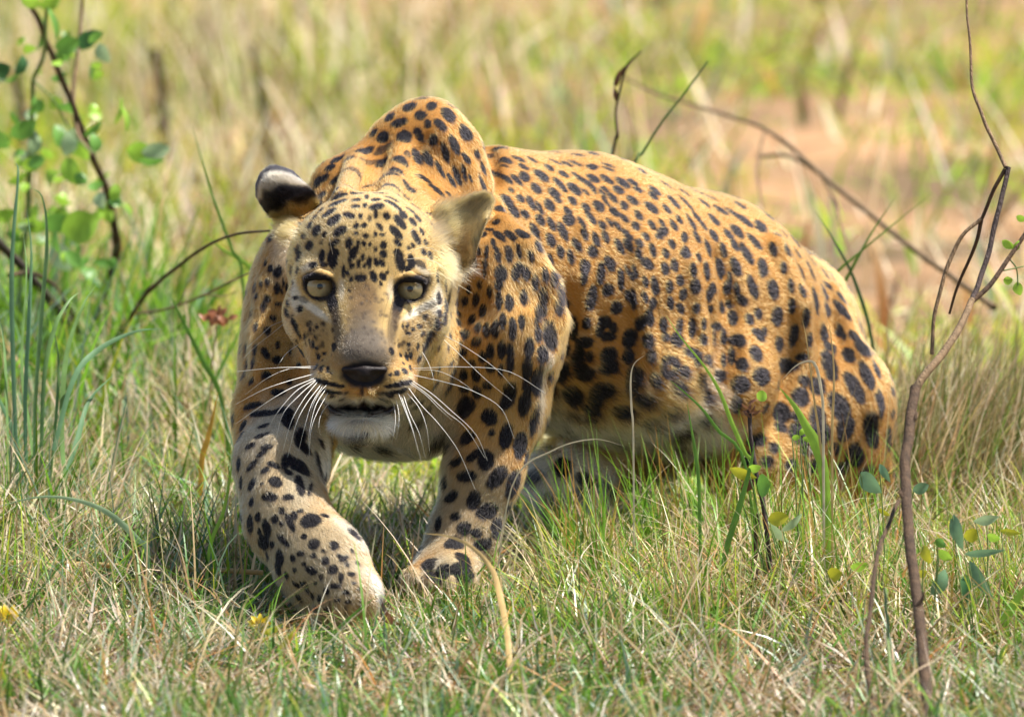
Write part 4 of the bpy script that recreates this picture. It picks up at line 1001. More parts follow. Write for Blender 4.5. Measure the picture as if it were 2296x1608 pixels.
# matted straw and short green turf close to the viewer
DKG = np.array([.045, .115, .014]); ASH = np.array([.52, .45, .36])
n = N_(17000); u_, d_ = clumped(n, -500, 2800, -1.25, .75, 6, 2.0); R = patch(n, lambda n: (u_, d_))
c0, c1 = pick(n, [(4, STRAW, ASH), (4, ASH, PALE), (3, BROWN * 1.2, STRAW), (2.4, BROWN * .6, BROWN), (1, ORNG * .8, STRAW), (1.5, GREEN, OLIVE)])
near.add(*blades(n, R, uni(n, .03, .13) * (1 - .8 * paw_gap(u_, d_)), uni(n, .0016, .0046), uni(n, 0, 6.283), uni(n, .7, 1.5), uni(n, -.8, 1.0), c0, c1, 5))
n = N_(19000); u_, d_ = clumped(n, -500, 2800, -1.25, .75, 4.5, 2.8, 3.0); R = patch(n, lambda n: (u_, d_))
c0, c1 = pick(n, [(5, DKG, GREEN), (4, GREEN, BRIGHT), (2, DKG, BRIGHT), (2.2, BLUEG * .7, BLUEG), (1.4, OLIVE, STRAW), (.8, OLIVE, ORNG), (1.2, BRIGHT, YELL)])
near.add(*blades(n, R, uni(n, .025, .10) * (1 - .8 * paw_gap(u_, d_)), uni(n, .0018, .0056), uni(n, 0, 6.283), uni(n, .1, 1.3), uni(n, .0, 1.5), c0, c1, 4))
# loose tall stragglers in the turf
n = N_(2600); u_, d_ = clumped(n, -300, 2600, -.95, .5, 6, 1.5, 5.5); R = patch(n, lambda n: (u_, d_))
c0, c1 = pick(n, [(4, STRAW, PALE), (3, GREEN, BRIGHT), (2, BROWN * .7, STRAW), (1, ORNG, STRAW), (2, BLUEG, PALE), (2, DKG, GREEN)])
near.add(*blades(n, R, uni(n, .09, .21) * (1 - .7 * paw_gap(u_, d_)), uni(n, .0014, .0034), uni(n, 0, 6.283), uni(n, .3, 1.4), uni(n, .2, 1.7), c0, c1, 6))
# flat litter
n = N_(7000); u_, d_ = clumped(n, -500, 2800, -1.25, .6, 5, 1.5, 9.5); R = patch(n, lambda n: (u_, d_))
c0, c1 = pick(n, [(4, ASH, PALE), (3, STRAW, PALE), (2, BROWN, STRAW), (1.3, ORNG * .7, BROWN), (1, BROWN * .5, BROWN * .5), (1.5, BLUEG, PALE)])
near.add(*blades(n, R, uni(n, .03, .11), uni(n, .0025, .0065), uni(n, 0, 6.283), uni(n, 1.2, 1.6), uni(n, -.6, .5), c0, c1, 4))
# taller sward round the hind legs on the right
n = N_(8500); R = patch(n, lambda n: clumped(n, 1200, 2750, -.35, .60, 8, 1.7, 1.7))
c0, c1 = pick(n, [(5, GREEN, BRIGHT), (4, BRIGHT, YELL), (3, STRAW, PALE), (1.6, OLIVE, ORNG), (1.5, OLIVE, STRAW), (1.6, BROWN, STRAW)])
near.add(*blades(n, R, uni(n, .05, .17) * rng.uniform(.5, 1.1, n), uni(n, .0014, .0036), rng.normal(2.6, 1.6, n), uni(n, .0, .85), uni(n, .0, 1.1), c0, c1, 5))
n = N_(420); R = patch(n, lambda n: clumped(n, 1240, 2000, -.05, .38, 9, 2.2, 1.2))
c0, c1 = pick(n, [(5, GREEN, BRIGHT), (4, BRIGHT, BRIGHT), (1.5, BRIGHT, ORNG), (2, OLIVE, ORNG)])
near.add(*blades(n, R, uni(n, .10, .21), uni(n, .0018, .0036), rng.normal(2.6, 1.2, n), uni(n, .0, .5), uni(n, .0, .6), c0, c1, 6))
# messy clump of bent straw before the belly and haunch, and tufts at the planted paw
n = N_(3000); R = patch(n, lambda n: clumped(n, 1220, 2350, -.15, .42, 7, 1.4, 2.9))
c0, c1 = pick(n, [(4, STRAW, PALE), (2, BROWN, STRAW), (2, GREEN, BRIGHT), (1, ORNG, STRAW), (2, BRIGHT, YELL)])
near.add(*blades(n, R, uni(n, .08, .20), uni(n, .0014, .0034), uni(n, 0, 6.283), uni(n, .1, 1.1), uni(n, .3, 2.2), c0, c1, 7))
n = N_(500); R = patch(n, lambda n: (rng.normal(1010, 85, n), rng.normal(-.02, .05, n)))
c0, c1 = pick(n, [(4, GREEN, BRIGHT), (3, DKG, GREEN), (3, STRAW, PALE), (1, BROWN, STRAW)])
near.add(*blades(n, R, uni(n, .03, .085), uni(n, .0016, .004), uni(n, 0, 6.283), uni(n, .0, .9), uni(n, .0, 1.4), c0, c1, 5))
# tangled grass at the left, between the turf and the longer stand
n = N_(5200); R = patch(n, lambda n: clumped(n, -600, 560, -.1, .75, 8, 1.5, 7.7))
c0, c1 = pick(n, [(4, STRAW, PALE), (3, GREEN, BRIGHT), (2, BLUEG, BLUEG), (2, BROWN, STRAW), (1.5, BRIGHT, YELL), (1, DKG, GREEN)])
near.add(*blades(n, R, uni(n, .06, .19), uni(n, .0014, .0038), uni(n, 0, 6.283), uni(n, .0, 1.1), uni(n, .2, 1.6), c0, c1, 6))
# behind the front legs: sunlit straw and green
n = N_(14000); R = patch(n, lambda n: clumped(n, -300, 1500, .15, 1.3, 7, 1.4, 4.4))
c0, c1 = pick(n, [(4, STRAW, PALE), (5, PALE, PALE), (3, GREEN, BRIGHT), (2, BRIGHT, YELL), (1, OLIVE, STRAW)])
near.add(*blades(n, R, uni(n, .04, .13), uni(n, .0016, .0048), uni(n, 0, 6.283), uni(n, .2, 1.45), uni(n, .0, 1.0), c0, c1, 4))
near.build('grass', 'matted straw and short green grass under and around the leopard')
far = Heap()
# sparser cover to the sides and farther off
n = N_(26000); xx = rng.uniform(-9, 9, n); yy = 11 + 26 * rng.random(n) ** 1.4
inv = (np.abs(xx) < .085 * yy) & (yy < 26); xx, yy = xx[~inv], yy[~inv]; n = len(xx)
R = np.stack([xx, yy, ground_z(xx, yy)], 1)
c0, c1 = pick(n, [(3, GREEN, BRIGHT), (3, BRIGHT, YELL), (4, STRAW, PALE), (2, PALE, PALE), (1, BROWN, STRAW)])
far.add(*blades(n, R, uni(n, .06, .24), uni(n, .004, .010), uni(n, 0, 6.283), uni(n, .1, 1.4), uni(n, .0, 1.1), c0, c1, 3, keep_clear=False))
# left: longer mixed grass
n = N_(6500); R = patch(n, lambda n: clumped(n, -700, 700, .2, 1.6, 5, 1.8, 2.2))
c0, c1 = pick(n, [(4, GREEN, BRIGHT), (3, BLUEG, BLUEG), (2, OLIVE, STRAW), (4, STRAW, PALE), (1.5, BROWN, STRAW), (1.5, PALE, PALE)])
far.add(*blades(n, R, uni(n, .07, .24), uni(n, .002, .0060), uni(n, 0, 6.283), uni(n, .0, .8), uni(n, .0, 1.2), c0, c1, 5))
# open ground behind: green, yellow and straw patches with bare red soil between
n = N_(66000)
def back_roots(n):
    U = []; D = []; m = 0
    while m < n:
        u = uni(3 * n, -900, 3300); d = .9 + 11.0 * rng.random(3 * n) ** 1.2
        q = np.stack([u * K * 2.2, d * .55, 0 * u + 6], 1)
        cov = np.clip(.55 + .9 * vnoise(q, 1.6) + .3 * vnoise(q, 5.0), 0, 1)
        right = np.clip((u - 1200) / 700, 0, 1)
        bare = 1.1 * np.exp(-((u - 1890) / 260) ** 2 - ((d - 5.1) / .75) ** 2) + .8 * np.exp(-((u - 1550) / 260) ** 2 - ((d - 4.2) / .8) ** 2)
        p = np.clip(cov * (1 - .35 * right) - .75 * bare * (vnoise(q, 3.2) > -.45), 0.03, 1)
        k = rng.random(len(u)) < p; U.append(u[k]); D.append(d[k]); m += k.sum()
    return np.concatenate(U)[:n], np.concatenate(D)[:n]
u_, d_ = back_roots(n); R = patch(n, lambda n: (u_, d_))
q = np.stack([u_ * K * 2.0, d_ * .55, 0 * u_ + 2], 1)
hue = vnoise(q, 1.4) + .5 * vnoise(q, 3.4) + .25 * (u_ > 1300)
g0, g1 = pick(n, [(1.5, GREEN, BRIGHT), (5, BRIGHT * 1.25, YELL * 1.15), (3, YELL * .7, YELL * 1.2)])
s0, s1 = pick(n, [(4, STRAW * 1.2, PALE * 1.1), (4, PALE, PALE * 1.1), (1, BROWN * 1.4, STRAW), (1, OLIVE, STRAW)])
mg = (rng.random(n) < np.clip(.70 + 1.5 * hue, .10, .97))[:, None]
tall = np.where(u_ < 1100, .85, .48)
flat = rng.random(n) < .5
far.add(*blades(n, R, uni(n, .05, .20) * tall * np.clip(1.25 - .09 * d_, .6, 1), uni(n, .003, .009), uni(n, 0, 6.283), np.where(flat, uni(n, 1.2, 1.6), uni(n, .1, 1.1)), uni(n, .0, 1.0), np.where(mg, g0, s0), np.where(mg, g1, s1), 3, keep_clear=False))
# tall dry stand behind, thinning to the right
def tall_patch(n):
    u, d = clumped(n * 3, -700, 2400, 1.0, 7.0, 2.2, 2.4, 8.0)
    k = rng.random(len(u)) < np.clip(1.05 - (u - 250) / 1500, .07, 1)
    return u[k][:n], d[k][:n]
u_, d_ = tall_patch(N_(3000)); n = len(u_); R = patch(n, lambda n: (u_, d_))
c0, c1 = pick(n, [(2, OLIVE, STRAW), (4, STRAW, PALE), (2.4, BROWN * 1.4, STRAW), (3, GREEN, YELL), (1, BROWN, BROWN), (3, PALE, PALE), (2, BRIGHT, YELL)])
far.add(*blades(n, R, uni(n, .10, .30), uni(n, .003, .0085), uni(n, 0, 6.283), uni(n, .0, .9), uni(n, .0, 1.0), c0, c1, 5, keep_clear=False))
# bright tangle at the left under the shrub
n = N_(1500); R = patch(n, lambda n: clumped(n, -300, 420, .9, 2.6, 6, 1.5, 13.0))
c0, c1 = pick(n, [(4, GREEN, BRIGHT), (4, BRIGHT, BRIGHT), (2, BLUEG, BLUEG * 1.2), (1, BROWN, STRAW)])
far.add(*blades(n, R, uni(n, .12, .34), uni(n, .003, .010), uni(n, 0, 6.283), uni(n, .0, .5), uni(n, .1, 1.5), c0, c1, 6, keep_clear=False))
# broad dry leaves and bright tufts that read as large soft shapes
n = N_(700); R = patch(n, lambda n: clumped(n, -700, 2700, 1.3, 8.0, 3, 1.2, 11.0))
c0, c1 = pick(n, [(3, PALE, PALE * 1.1), (2, BROWN * .8, BROWN), (2, BRIGHT * 1.2, YELL), (1, ORNG, STRAW * 1.2), (1, BLUEG, BLUEG)])
far.add(*blades(n, R, uni(n, .06, .20), uni(n, .008, .020), uni(n, 0, 6.283), uni(n, .0, 1.2), uni(n, .0, .8), c0, c1, 4, keep_clear=False))
# fine olive tuft leaning right beyond the rump
n = N_(3200); R = patch(n, lambda n: (rng.normal(2130, 130, n), rng.normal(.92, .16, n)))
c0, c1 = pick(n, [(4, OLIVE, STRAW), (3, BROWN * 1.3, STRAW), (3, GREEN, OLIVE), (3, STRAW, PALE)])
far.add(*blades(n, R, uni(n, .10, .28), uni(n, .0014, .0034), rng.normal(.3, .9, n), uni(n, .05, .8), uni(n, .0, .9), c0, c1, 5))
far.build('meadow_grass', 'longer mixed green and straw grass spreading behind the leopard', mat_attr('meadow_blade', rough=.45, spec=.4, transl=.5))
# ------------------------------------------------------------------ single plants, stems and blades
m_stem = mat_plain('dry_stem', (.075, .043, .022), rough=.8, var=.45, scale=90)
m_stem_dark = mat_plain('dark_stem', (.055, .036, .030), rough=.75, var=.4, scale=90)
m_stem_pale = mat_plain('pale_stem', (.21, .135, .07), rough=.75, var=.35, scale=90)
m_stem_green = mat_plain('green_stem', (.13, .19, .05), rough=.6, var=.3, scale=80)
for m_ in (m_stem, m_stem_dark, m_stem_pale):          # bark relief
    nt = m_.node_tree; b = nt.nodes['Principled BSDF']
    mp = nt.nodes.new('ShaderNodeMapping'); mp.inputs['Scale'].default_value = (1, 1, .22)
    tc = nt.nodes.new('ShaderNodeTexCoord'); nz = nt.nodes.new('ShaderNodeTexNoise'); nz.inputs['Scale'].default_value = 420; nz.inputs['Detail'].default_value = 5
    bp = nt.nodes.new('ShaderNodeBump'); bp.inputs['Strength'].default_value = 1; bp.inputs['Distance'].default_value = .003
    nt.links.new(tc.outputs['Object'], mp.inputs[0]); nt.links.new(mp.outputs[0], nz.inputs['Vector']); nt.links.new(nz.outputs['Fac'], bp.inputs['Height']); nt.links.new(bp.outputs[0], b.inputs['Normal'])
LEAFM = {}
def leaf_mat(kind):
    if kind not in LEAFM:
        col = {'green': (.16, .34, .055), 'dark': (.06, .16, .05), 'pale': (.38, .50, .26), 'lime': (.34, .55, .06), 'yellow': (.48, .46, .035), 'blue': (.17, .29, .15), 'brown': (.17, .075, .04), 'petal': (.75, .55, .02), 'rust': (.42, .17, .08), 'straw': (.62, .42, .17), 'bleached': (.72, .60, .40), 'bluegrass': (.15, .28, .13), 'orange': (.80, .42, .06), 'grass': (.15, .31, .04), 'grassy': (.17, .29, .09)}[kind]
        LEAFM[kind] = mat_plain('leaf_' + kind, col, rough=.42, spec=.35, var=.22, scale=45, transl=.35)
    return LEAFM[kind]
def polyline(pts, n=24, d0=None, d1=None):
    """pts of (u, v[, d]); depth runs from d0 at the first point to d1 at the last when not given"""
    m = len(pts); P = []
    for i, p in enumerate(pts):
        d = p[2] if len(p) > 2 else d0 + (d1 - d0) * i / (m - 1)
        P.append(W(p[0], p[1], d))
    return spline(P, n)
def stem_part(name, pts, r0, r1, mat, parent, d0=0, d1=0, n=24, knots=0.0, sides=7):
    path = polyline(pts, n, d0, d1)
    rad = np.linspace(r0, r1, n)
    if knots: rad = rad * (1 + .6 * knots * np.maximum(0, vnoise(path * 1.0, 22)) ** 3 * 3)
    path = path + .0012 * np.stack([vnoise(path, 40), vnoise(path + 4, 40), 0 * rad], 1)
    V, F = tube(path, rad, sides)
    return mesh_obj(name, V, F, mat, parent)
def leaf_part(c, ln, wd, ang, kind, parent, tilt=.5, yaw=0.0, name='leaf', shape='ovate', fold=.18, bend=.25):
    """a leaf centred at (u, v, d), length and width in design units, ang in the picture plane, tilt back from it"""
    n = 9
    t = np.linspace(0, 1, n)
    prof = {'ovate': np.sin(np.pi * t ** .85) ** .75, 'lance': np.sin(np.pi * t ** .8) ** 1.0, 'round': np.sqrt(np.maximum(0, 1 - (2 * t - 1) ** 2))}[shape]
    prof[0] = max(prof[0], .04); prof[-1] = .02
    s = rs(c[2]); C = W(*c)
    a = math.radians(ang)
    ax = RIGHT * math.cos(a) + UP * math.sin(a)
    sd = -RIGHT * math.sin(a) + UP * math.cos(a)
    nrm = -FWD
    ax2 = ax * math.cos(yaw) + nrm * math.sin(yaw); nr2 = nrm * math.cos(yaw) - ax * math.sin(yaw)
    sd2 = sd * math.cos(tilt) + nr2 * math.sin(tilt); nr3 = nr2 * math.cos(tilt) - sd * math.sin(tilt)
    mid = C + (t[:, None] - .5) * ln * s * ax2 + (-(2 * t - 1) ** 2)[:, None] * bend * ln * s * .5 * nr3
    w = (prof * wd * .5 * s)[:, None]
    rows = [mid + k * w * sd2 + abs(k) * fold * w * nr3 for k in (-1, -.5, 0, .5, 1)]
    V = np.stack(rows, 1).reshape(-1, 3)
    i = np.arange(n - 1)[:, None] * 5; j = np.arange(4)[None]
    F = np.stack([i + j, i + j + 1, i + j + 6, i + j + 5], -1).reshape(-1, 4)
    return mesh_obj(name, V, F, leaf_mat(kind), parent)
def blade_mesh(name, pts, w, kind, parent=None, d0=0, d1=0, n=20, taper=(.75, 1, .05), roll=0.0, label=None, cat=None, group=None):
    path = polyline(pts, n, d0, d1); t = np.linspace(0, 1, n)
    T = norm(np.gradient(path, axis=0)); sd = norm(np.cross(T, FWD)); nr = np.cross(sd, T)
    cr, sr = math.cos(roll), math.sin(roll); sd, nr = sd * cr + nr * sr, nr * cr - sd * sr
    ww = (np.interp(t, [0, .45, 1], taper) * w * K * .5)[:, None]
    V = np.stack([path - sd * ww + nr * ww * .35, path, path + sd * ww + nr * ww * .35], 1).reshape(-1, 3)
    i = np.arange(n - 1)[:, None] * 3; j = np.arange(2)[None]
    F = np.stack([i + j, i + j + 1, i + j + 4, i + j + 3], -1).reshape(-1, 4)
    o = mesh_obj(name, V, F, leaf_mat(kind), parent, origin=path[0] if parent is None else None)
    if label: tag(o, label, cat, group)
    return o
def base_of(u, v, d):
    p = W(u, v, d); p[2] = ground_z(p[0:1], p[1:2])[0]; return p
def to_ground(u, v, d):
    """design position straight below (u, v, d) on the ground, same depth"""
    y = (CAM_H - 0) ; 
    up = ((DIST + d) * sp - CAM_H) / cp
    return (u, VH - up / rs(d), d)

# left: leafy shrub with dark arching stems
sh = empty('leafy_shrub', base_of(205, 880, 1.9), 'leafy green shrub with dark arching stem and rounded leaves', 'shrub')
stem_part('stem', [(30, -30), (80, 32), (107, 101), (133, 165), (176, 267), (208, 352), (235, 416), (258, 512), (259, 576), (243, 635), (215, 700), (205, 790), to_ground(200, 900, 1.9)], .0032, .0060, m_stem, sh, 1.5, 1.9, 48, .5)
stem_part('stem', [(186, -20), (176, 107), (166, 213), (176, 299), (206, 350)], .0020, .0032, m_stem_pale, sh, 1.7, 1.6, 24, .4)
stem_part('stem', [(104, 20), (98, 123), (75, 181), (72, 267), (69, 347), (62, 480), (45, 640), to_ground(40, 850, 1.7)], .0024, .0040, m_stem_green, sh, 1.5, 1.7, 32, .3)
stem_part('stem', [(75, 181), (120, 225), (150, 280), (190, 330), (215, 345)], .0012, .0014, m_stem_green, sh, 1.5, 1.5, 16)
for (x, y, a, b_, an, k, sp_) in ((370, 165, 72, 44, 32, 'dark', .2), (285, 190, 66, 52, 10, 'green', .3), (180, 150, 90, 26, 80, 'green', .9), (230, 100, 90, 26, 105, 'green', .9), (90, 275, 52, 34, 70, 'dark', .6), (8, 295, 44, 50, 20, 'dark', .4), (100, 545, 76, 52, 30, 'green', .3), (145, 600, 66, 42, 80, 'pale', .5),
                         (292, 600, 72, 44, 75, 'pale', .1), (345, 635, 60, 36, -60, 'lime', .3), (297, 720, 80, 54, -65, 'lime', .3), (245, 570, 60, 40, 100, 'green', .7), (590, 640, 70, 60, 0, 'lime', .3), (660, 635, 76, 46, 10, 'pale', .2), (640, 680, 70, 30, 0, 'green', .9), (130, 690, 44, 48, 40, 'lime', .4),
                         (482, 808, 44, 34, 80, 'lime', .4), (420, 842, 44, 40, -70, 'pale', .4), (340, 950, 100, 90, 20, 'lime', .2), (235, 935, 70, 56, 20, 'green', .4), (150, 950, 70, 44, -10, 'lime', .5), (255, 1080, 84, 62, -60, 'pale', .3), (235, 1020, 60, 30, -80, 'green', .8), (505, 470, 76, 22, 75, 'lime', .9), (530, 500, 70, 20, 100, 'lime', .9), (395, 545, 60, 26, 40, 'green', .7), (400, 600, 50, 40, 100, 'green', .6), (0, 590, 60, 46, -50, 'green', .5), (20, 905, 60, 40, 20, 'lime', .4), (215, 15, 60, 40, 20, 'lime', .5), (130, 8, 60, 40, -20, 'lime', .5)):
    leaf_part((x * .5335, y * .5335, 1.5 + rng.uniform(-.08, .15)), a * .9, b_ * .85, an, k, sh, tilt=sp_, yaw=rng.uniform(-.3, .3))
for k in range(90):
    a_ = rng.choice(3); y = rng.uniform(150, 1150); x = rng.normal([250, 110, 330][a_] + (y - 500) * .12, 75)
    leaf_part((x * .5335, y * .5335, rng.uniform(1.45, 2.0)), rng.uniform(20, 52), rng.uniform(14, 40), rng.uniform(-180, 180), rng.choice(['lime', 'lime', 'green', 'pale', 'green']), sh, tilt=rng.uniform(.1, 1.1), yaw=rng.uniform(-.7, .7), bend=rng.uniform(.1, .5))
tw = empty('arching_twig', base_of(250, 900, 1.8), 'thin brown twig arching over towards the shoulder of the leopard', 'twig')
stem_part('stem', [to_ground(238, 850, 1.8), (255, 800), (267, 747), (299, 704), (331, 656), (400, 597), (469, 549), (533, 525), (605, 518)], .0036, .0014, m_stem, tw, 1.8, .6, 36, .4)
stem_part('side_twig', [(290, 706), (373, 693), (459, 661), (533, 624), (585, 603)], .0018, .0009, m_stem_pale, tw, 1.45, .8, 24, .4)
for p in ([(459, 661), (500, 664), (530, 655)], [(400, 684), (420, 640), (430, 625)]):
    stem_part('side_twig', p, .0009, .0006, m_stem_pale, tw, 1.1, 1.1, 10)
o = stem_part('fallen_branch', [(-60, 490), (0, 549), (53, 603), (107, 667), (171, 741), (240, 800), (300, 858), (345, 905)], .0055, .0060, m_stem_dark, None, 1.3, 1.95, 34, .5)
tag(o, 'dark fallen branch slanting down through the grass below the leafy shrub', 'branch')
o = stem_part('fallen_branch', [(20, 618), (70, 612), (120, 640), (155, 690), (175, 745)], .0030, .0026, m_stem, None, 1.4, 1.6, 22, .4)
tag(o, 'short hooked brown stick curving across the slanting dark branch', 'branch')
sg = empty('broad_grass_clump', base_of(60, 1140, .4), 'clump of broad blue green grass blades with drooping tips', 'grass clump')
for pts, w in (([(150, 1130), (140, 960), (150, 800), (185, 690), (215, 640)], 24), ([(85, 1130), (70, 980), (50, 820), (60, 620), (52, 520)], 22), ([(130, 1120), (170, 1000), (200, 900), (255, 840)], 20), ([(75, 1090), (78, 900), (92, 700), (104, 540), (95, 445), (70, 422)], 26), ([(90, 1090), (98, 850), (120, 740), (150, 680), (178, 655)], 22), ([(120, 1010), (165, 850), (220, 785), (300, 745), (362, 737)], 24), ([(40, 1100), (30, 850), (26, 600), (40, 400), (36, 366)], 20), ([(60, 1100), (56, 900), (66, 690), (70, 560), (60, 470)], 16), ([(20, 1080), (16, 900), (8, 760), (-20, 640)], 18), ([(110, 1100), (125, 930), (130, 800), (110, 700)], 16), ([(50, 1120), (40, 1000), (0, 900), (-30, 850)], 18)):
    blade_mesh('blade', pts, w * rng.uniform(.5, .7), rng.choice(['bluegrass', 'bluegrass', 'grassy']), sg, .35, .45, 22, roll=rng.uniform(-.9, .9))
fl = empty('dried_flower', base_of(470, 900, 1.0), 'dried orange brown flower head on a thin stem beside the neck of the leopard', 'flower')
stem_part('stem', [to_ground(466, 900, 1.0), (474, 850), (480, 790), (485, 730)], .0011, .0009, m_stem_pale, fl, 1.0, 1.0, 14)
for k in range(26):
    leaf_part((488 + rng.normal(0, 14), 712 + rng.normal(0, 9), .98 + rng.normal(0, .008)), 26, 13, rng.uniform(0, 360), 'rust', fl, tilt=rng.uniform(0, 1), name='petal', shape='lance')

# right: tall bare forked stalk close to the lens
def Z6(x, y): return (1647 + .5335 * x, .5335 * y)
bs = empty('bare_stalk', base_of(2100, 1700, -1.0), 'tall bare brown stalk with forked twigs rising at the right in front of the rump', 'stalk')
stem_part('stem', [to_ground(2096, 1650, -.95), (2085, 1608, -.90), (2062, 1400, -.74), (2044, 1250, -.64), (2035, 1150, -.58), (2030, 1050, -.51), (2040, 950, -.45), (2052, 870, -.4)], .0064, .0056, m_stem, bs, n=50, knots=.15, sides=10)
stem_part('stem', [(2050, 880, -.4), Z6(800, 1580) + (-.39,), Z6(870, 1490) + (-.37,), Z6(940, 1390) + (-.34,), Z6(1000, 1260) + (-.3,)], .0050, .0038, m_stem_pale, bs, n=26, knots=.5)
stem_part('twig', [Z6(1000, 1260), Z6(1030, 1180), Z6(1070, 1050), Z6(1110, 880), Z6(1150, 705)], .0032, .0028, m_stem_dark, bs, -.3, -.22, 28, .5)
stem_part('twig', [Z6(1140, 705), Z6(1100, 620), Z6(1040, 490), Z6(1000, 360), Z6(990, 180), Z6(972, -20)], .0026, .0012, m_stem_pale, bs, -.22, -.15, 36, .6)
stem_part('twig', [Z6(1135, 712), Z6(1080, 820), Z6(1037, 925)], .0024, .0020, m_stem, bs, -.22, -.22, 14, .5)
stem_part('twig', [Z6(1037, 925), Z6(1020, 1010), Z6(980, 1110), Z6(930, 1220), Z6(900, 1320)], .0024, .0014, m_stem, bs, -.22, -.2, 20, .5)
stem_part('twig', [Z6(1037, 922), Z6(960, 990), Z6(905, 1090), Z6(870, 1200), Z6(840, 1330), Z6(830, 1490)], .0022, .0022, m_stem_pale, bs, -.22, -.25, 26, .5)
stem_part('twig', [Z6(1000, 1268), Z6(1080, 1190), Z6(1150, 1090), Z6(1230, 970)], .0030, .0024, m_stem, bs, -.3, -.25, 18, .5)
for (x, y, a, b_, an, k) in ((1150, 1030, 60, 36, -30, 'lime'), (1185, 1035, 50, 30, 60, 'lime'), (1150, 1180, 40, 38, 0, 'lime'), (1192, 1215, 56, 44, -75, 'lime'), (1205, 920, 44, 30, -20, 'lime')):
    leaf_part((*Z6(x, y), -.26), a * .56, b_ * .56, an, k, bs, tilt=.4)
stem_part('twig', [Z6(1155, 1090), Z6(1186, 1130), Z6(1192, 1200)], .0009, .0008, m_stem_green, bs, -.26, -.26, 8)
stem_part('twig', [Z6(1120, 1140), Z6(1170, 1130), Z6(1216, 1120)], .0009, .0007, m_stem_green, bs, -.27, -.26, 8)
def Z8(x, y): return (1472 + .4447 * x, 892 + .4447 * y)
for pts in ([(2033, 1130, -.56), (2022, 1112, -.56), (2018, 1098, -.555)], [(2040, 955, -.45), (2052, 940, -.45), (2056, 925, -.445)], [(2056, 1360, -.72), (2068, 1342, -.72), (2071, 1326, -.72)]):
    stem_part('bud_stub', pts, .0026, .0012, m_stem, bs, n=8)
# thin seed stalk in front of the hind leg, and its neighbour
st = empty('seed_stalk', base_of(1734, 1390, -.05), 'thin dark stalk with withered seed head standing before the hind leg', 'stalk')
stem_part('stem', [to_ground(1736, 1400, -.05), Z8(590, 1100), Z8(570, 850), Z8(545, 600), Z8(500, 350), Z8(480, 200), Z8(470, 60)], .0036, .0020, m_stem_dark, st, -.05, -.03, 40, .5)
for k in range(12):
    leaf_part((1690 + rng.normal(0, 16), 922 + rng.normal(0, 10), -.03 + rng.normal(0, .005)), 24, 7, rng.uniform(0, 360), 'brown', st, tilt=rng.uniform(0, 1), name='seed_husk', shape='lance')
leaf_part((1678, 1085, -.04), 46, 26, 60, 'brown', st, tilt=.3, bend=.7)
leaf_part((1708, 888, -.03), 24, 26, 30, 'lime', st, tilt=.2, shape='round')
o = stem_part('broken_stalk', [to_ground(1692, 1370, -.02), Z8(495, 1040), Z8(495, 800), Z8(503, 680), Z8(512, 585)], .0030, .0024, m_stem, None, -.02, -.02, 24, .6)
tag(o, 'short snapped brown stalk standing just left of the thin seed stalk', 'stalk')
o = stem_part('dry_stalk', [to_ground(1962, 1640, -.95), Z8(1090, 1600), Z8(1060, 1300), Z8(1080, 1050), Z8(1110, 820), Z8(1150, 680), Z8(1220, 520)], .0032, .0022, m_stem, None, -.92, -.5, 40, .4)
tag(o, 'slender bent dry stalk leaning towards the tall bare stalk, rising from the grass', 'stalk')
o = stem_part('dry_stalk', [to_ground(2010, 1640, -.95), Z8(1205, 1600), Z8(1180, 1380), Z8(1165, 1180), Z8(1150, 960)], .0026, .0016, m_stem_green, None, -.92, -.6, 30, .4)
tag(o, 'straight greenish stalk between the bent dry stalk and the tall bare stalk', 'stalk')
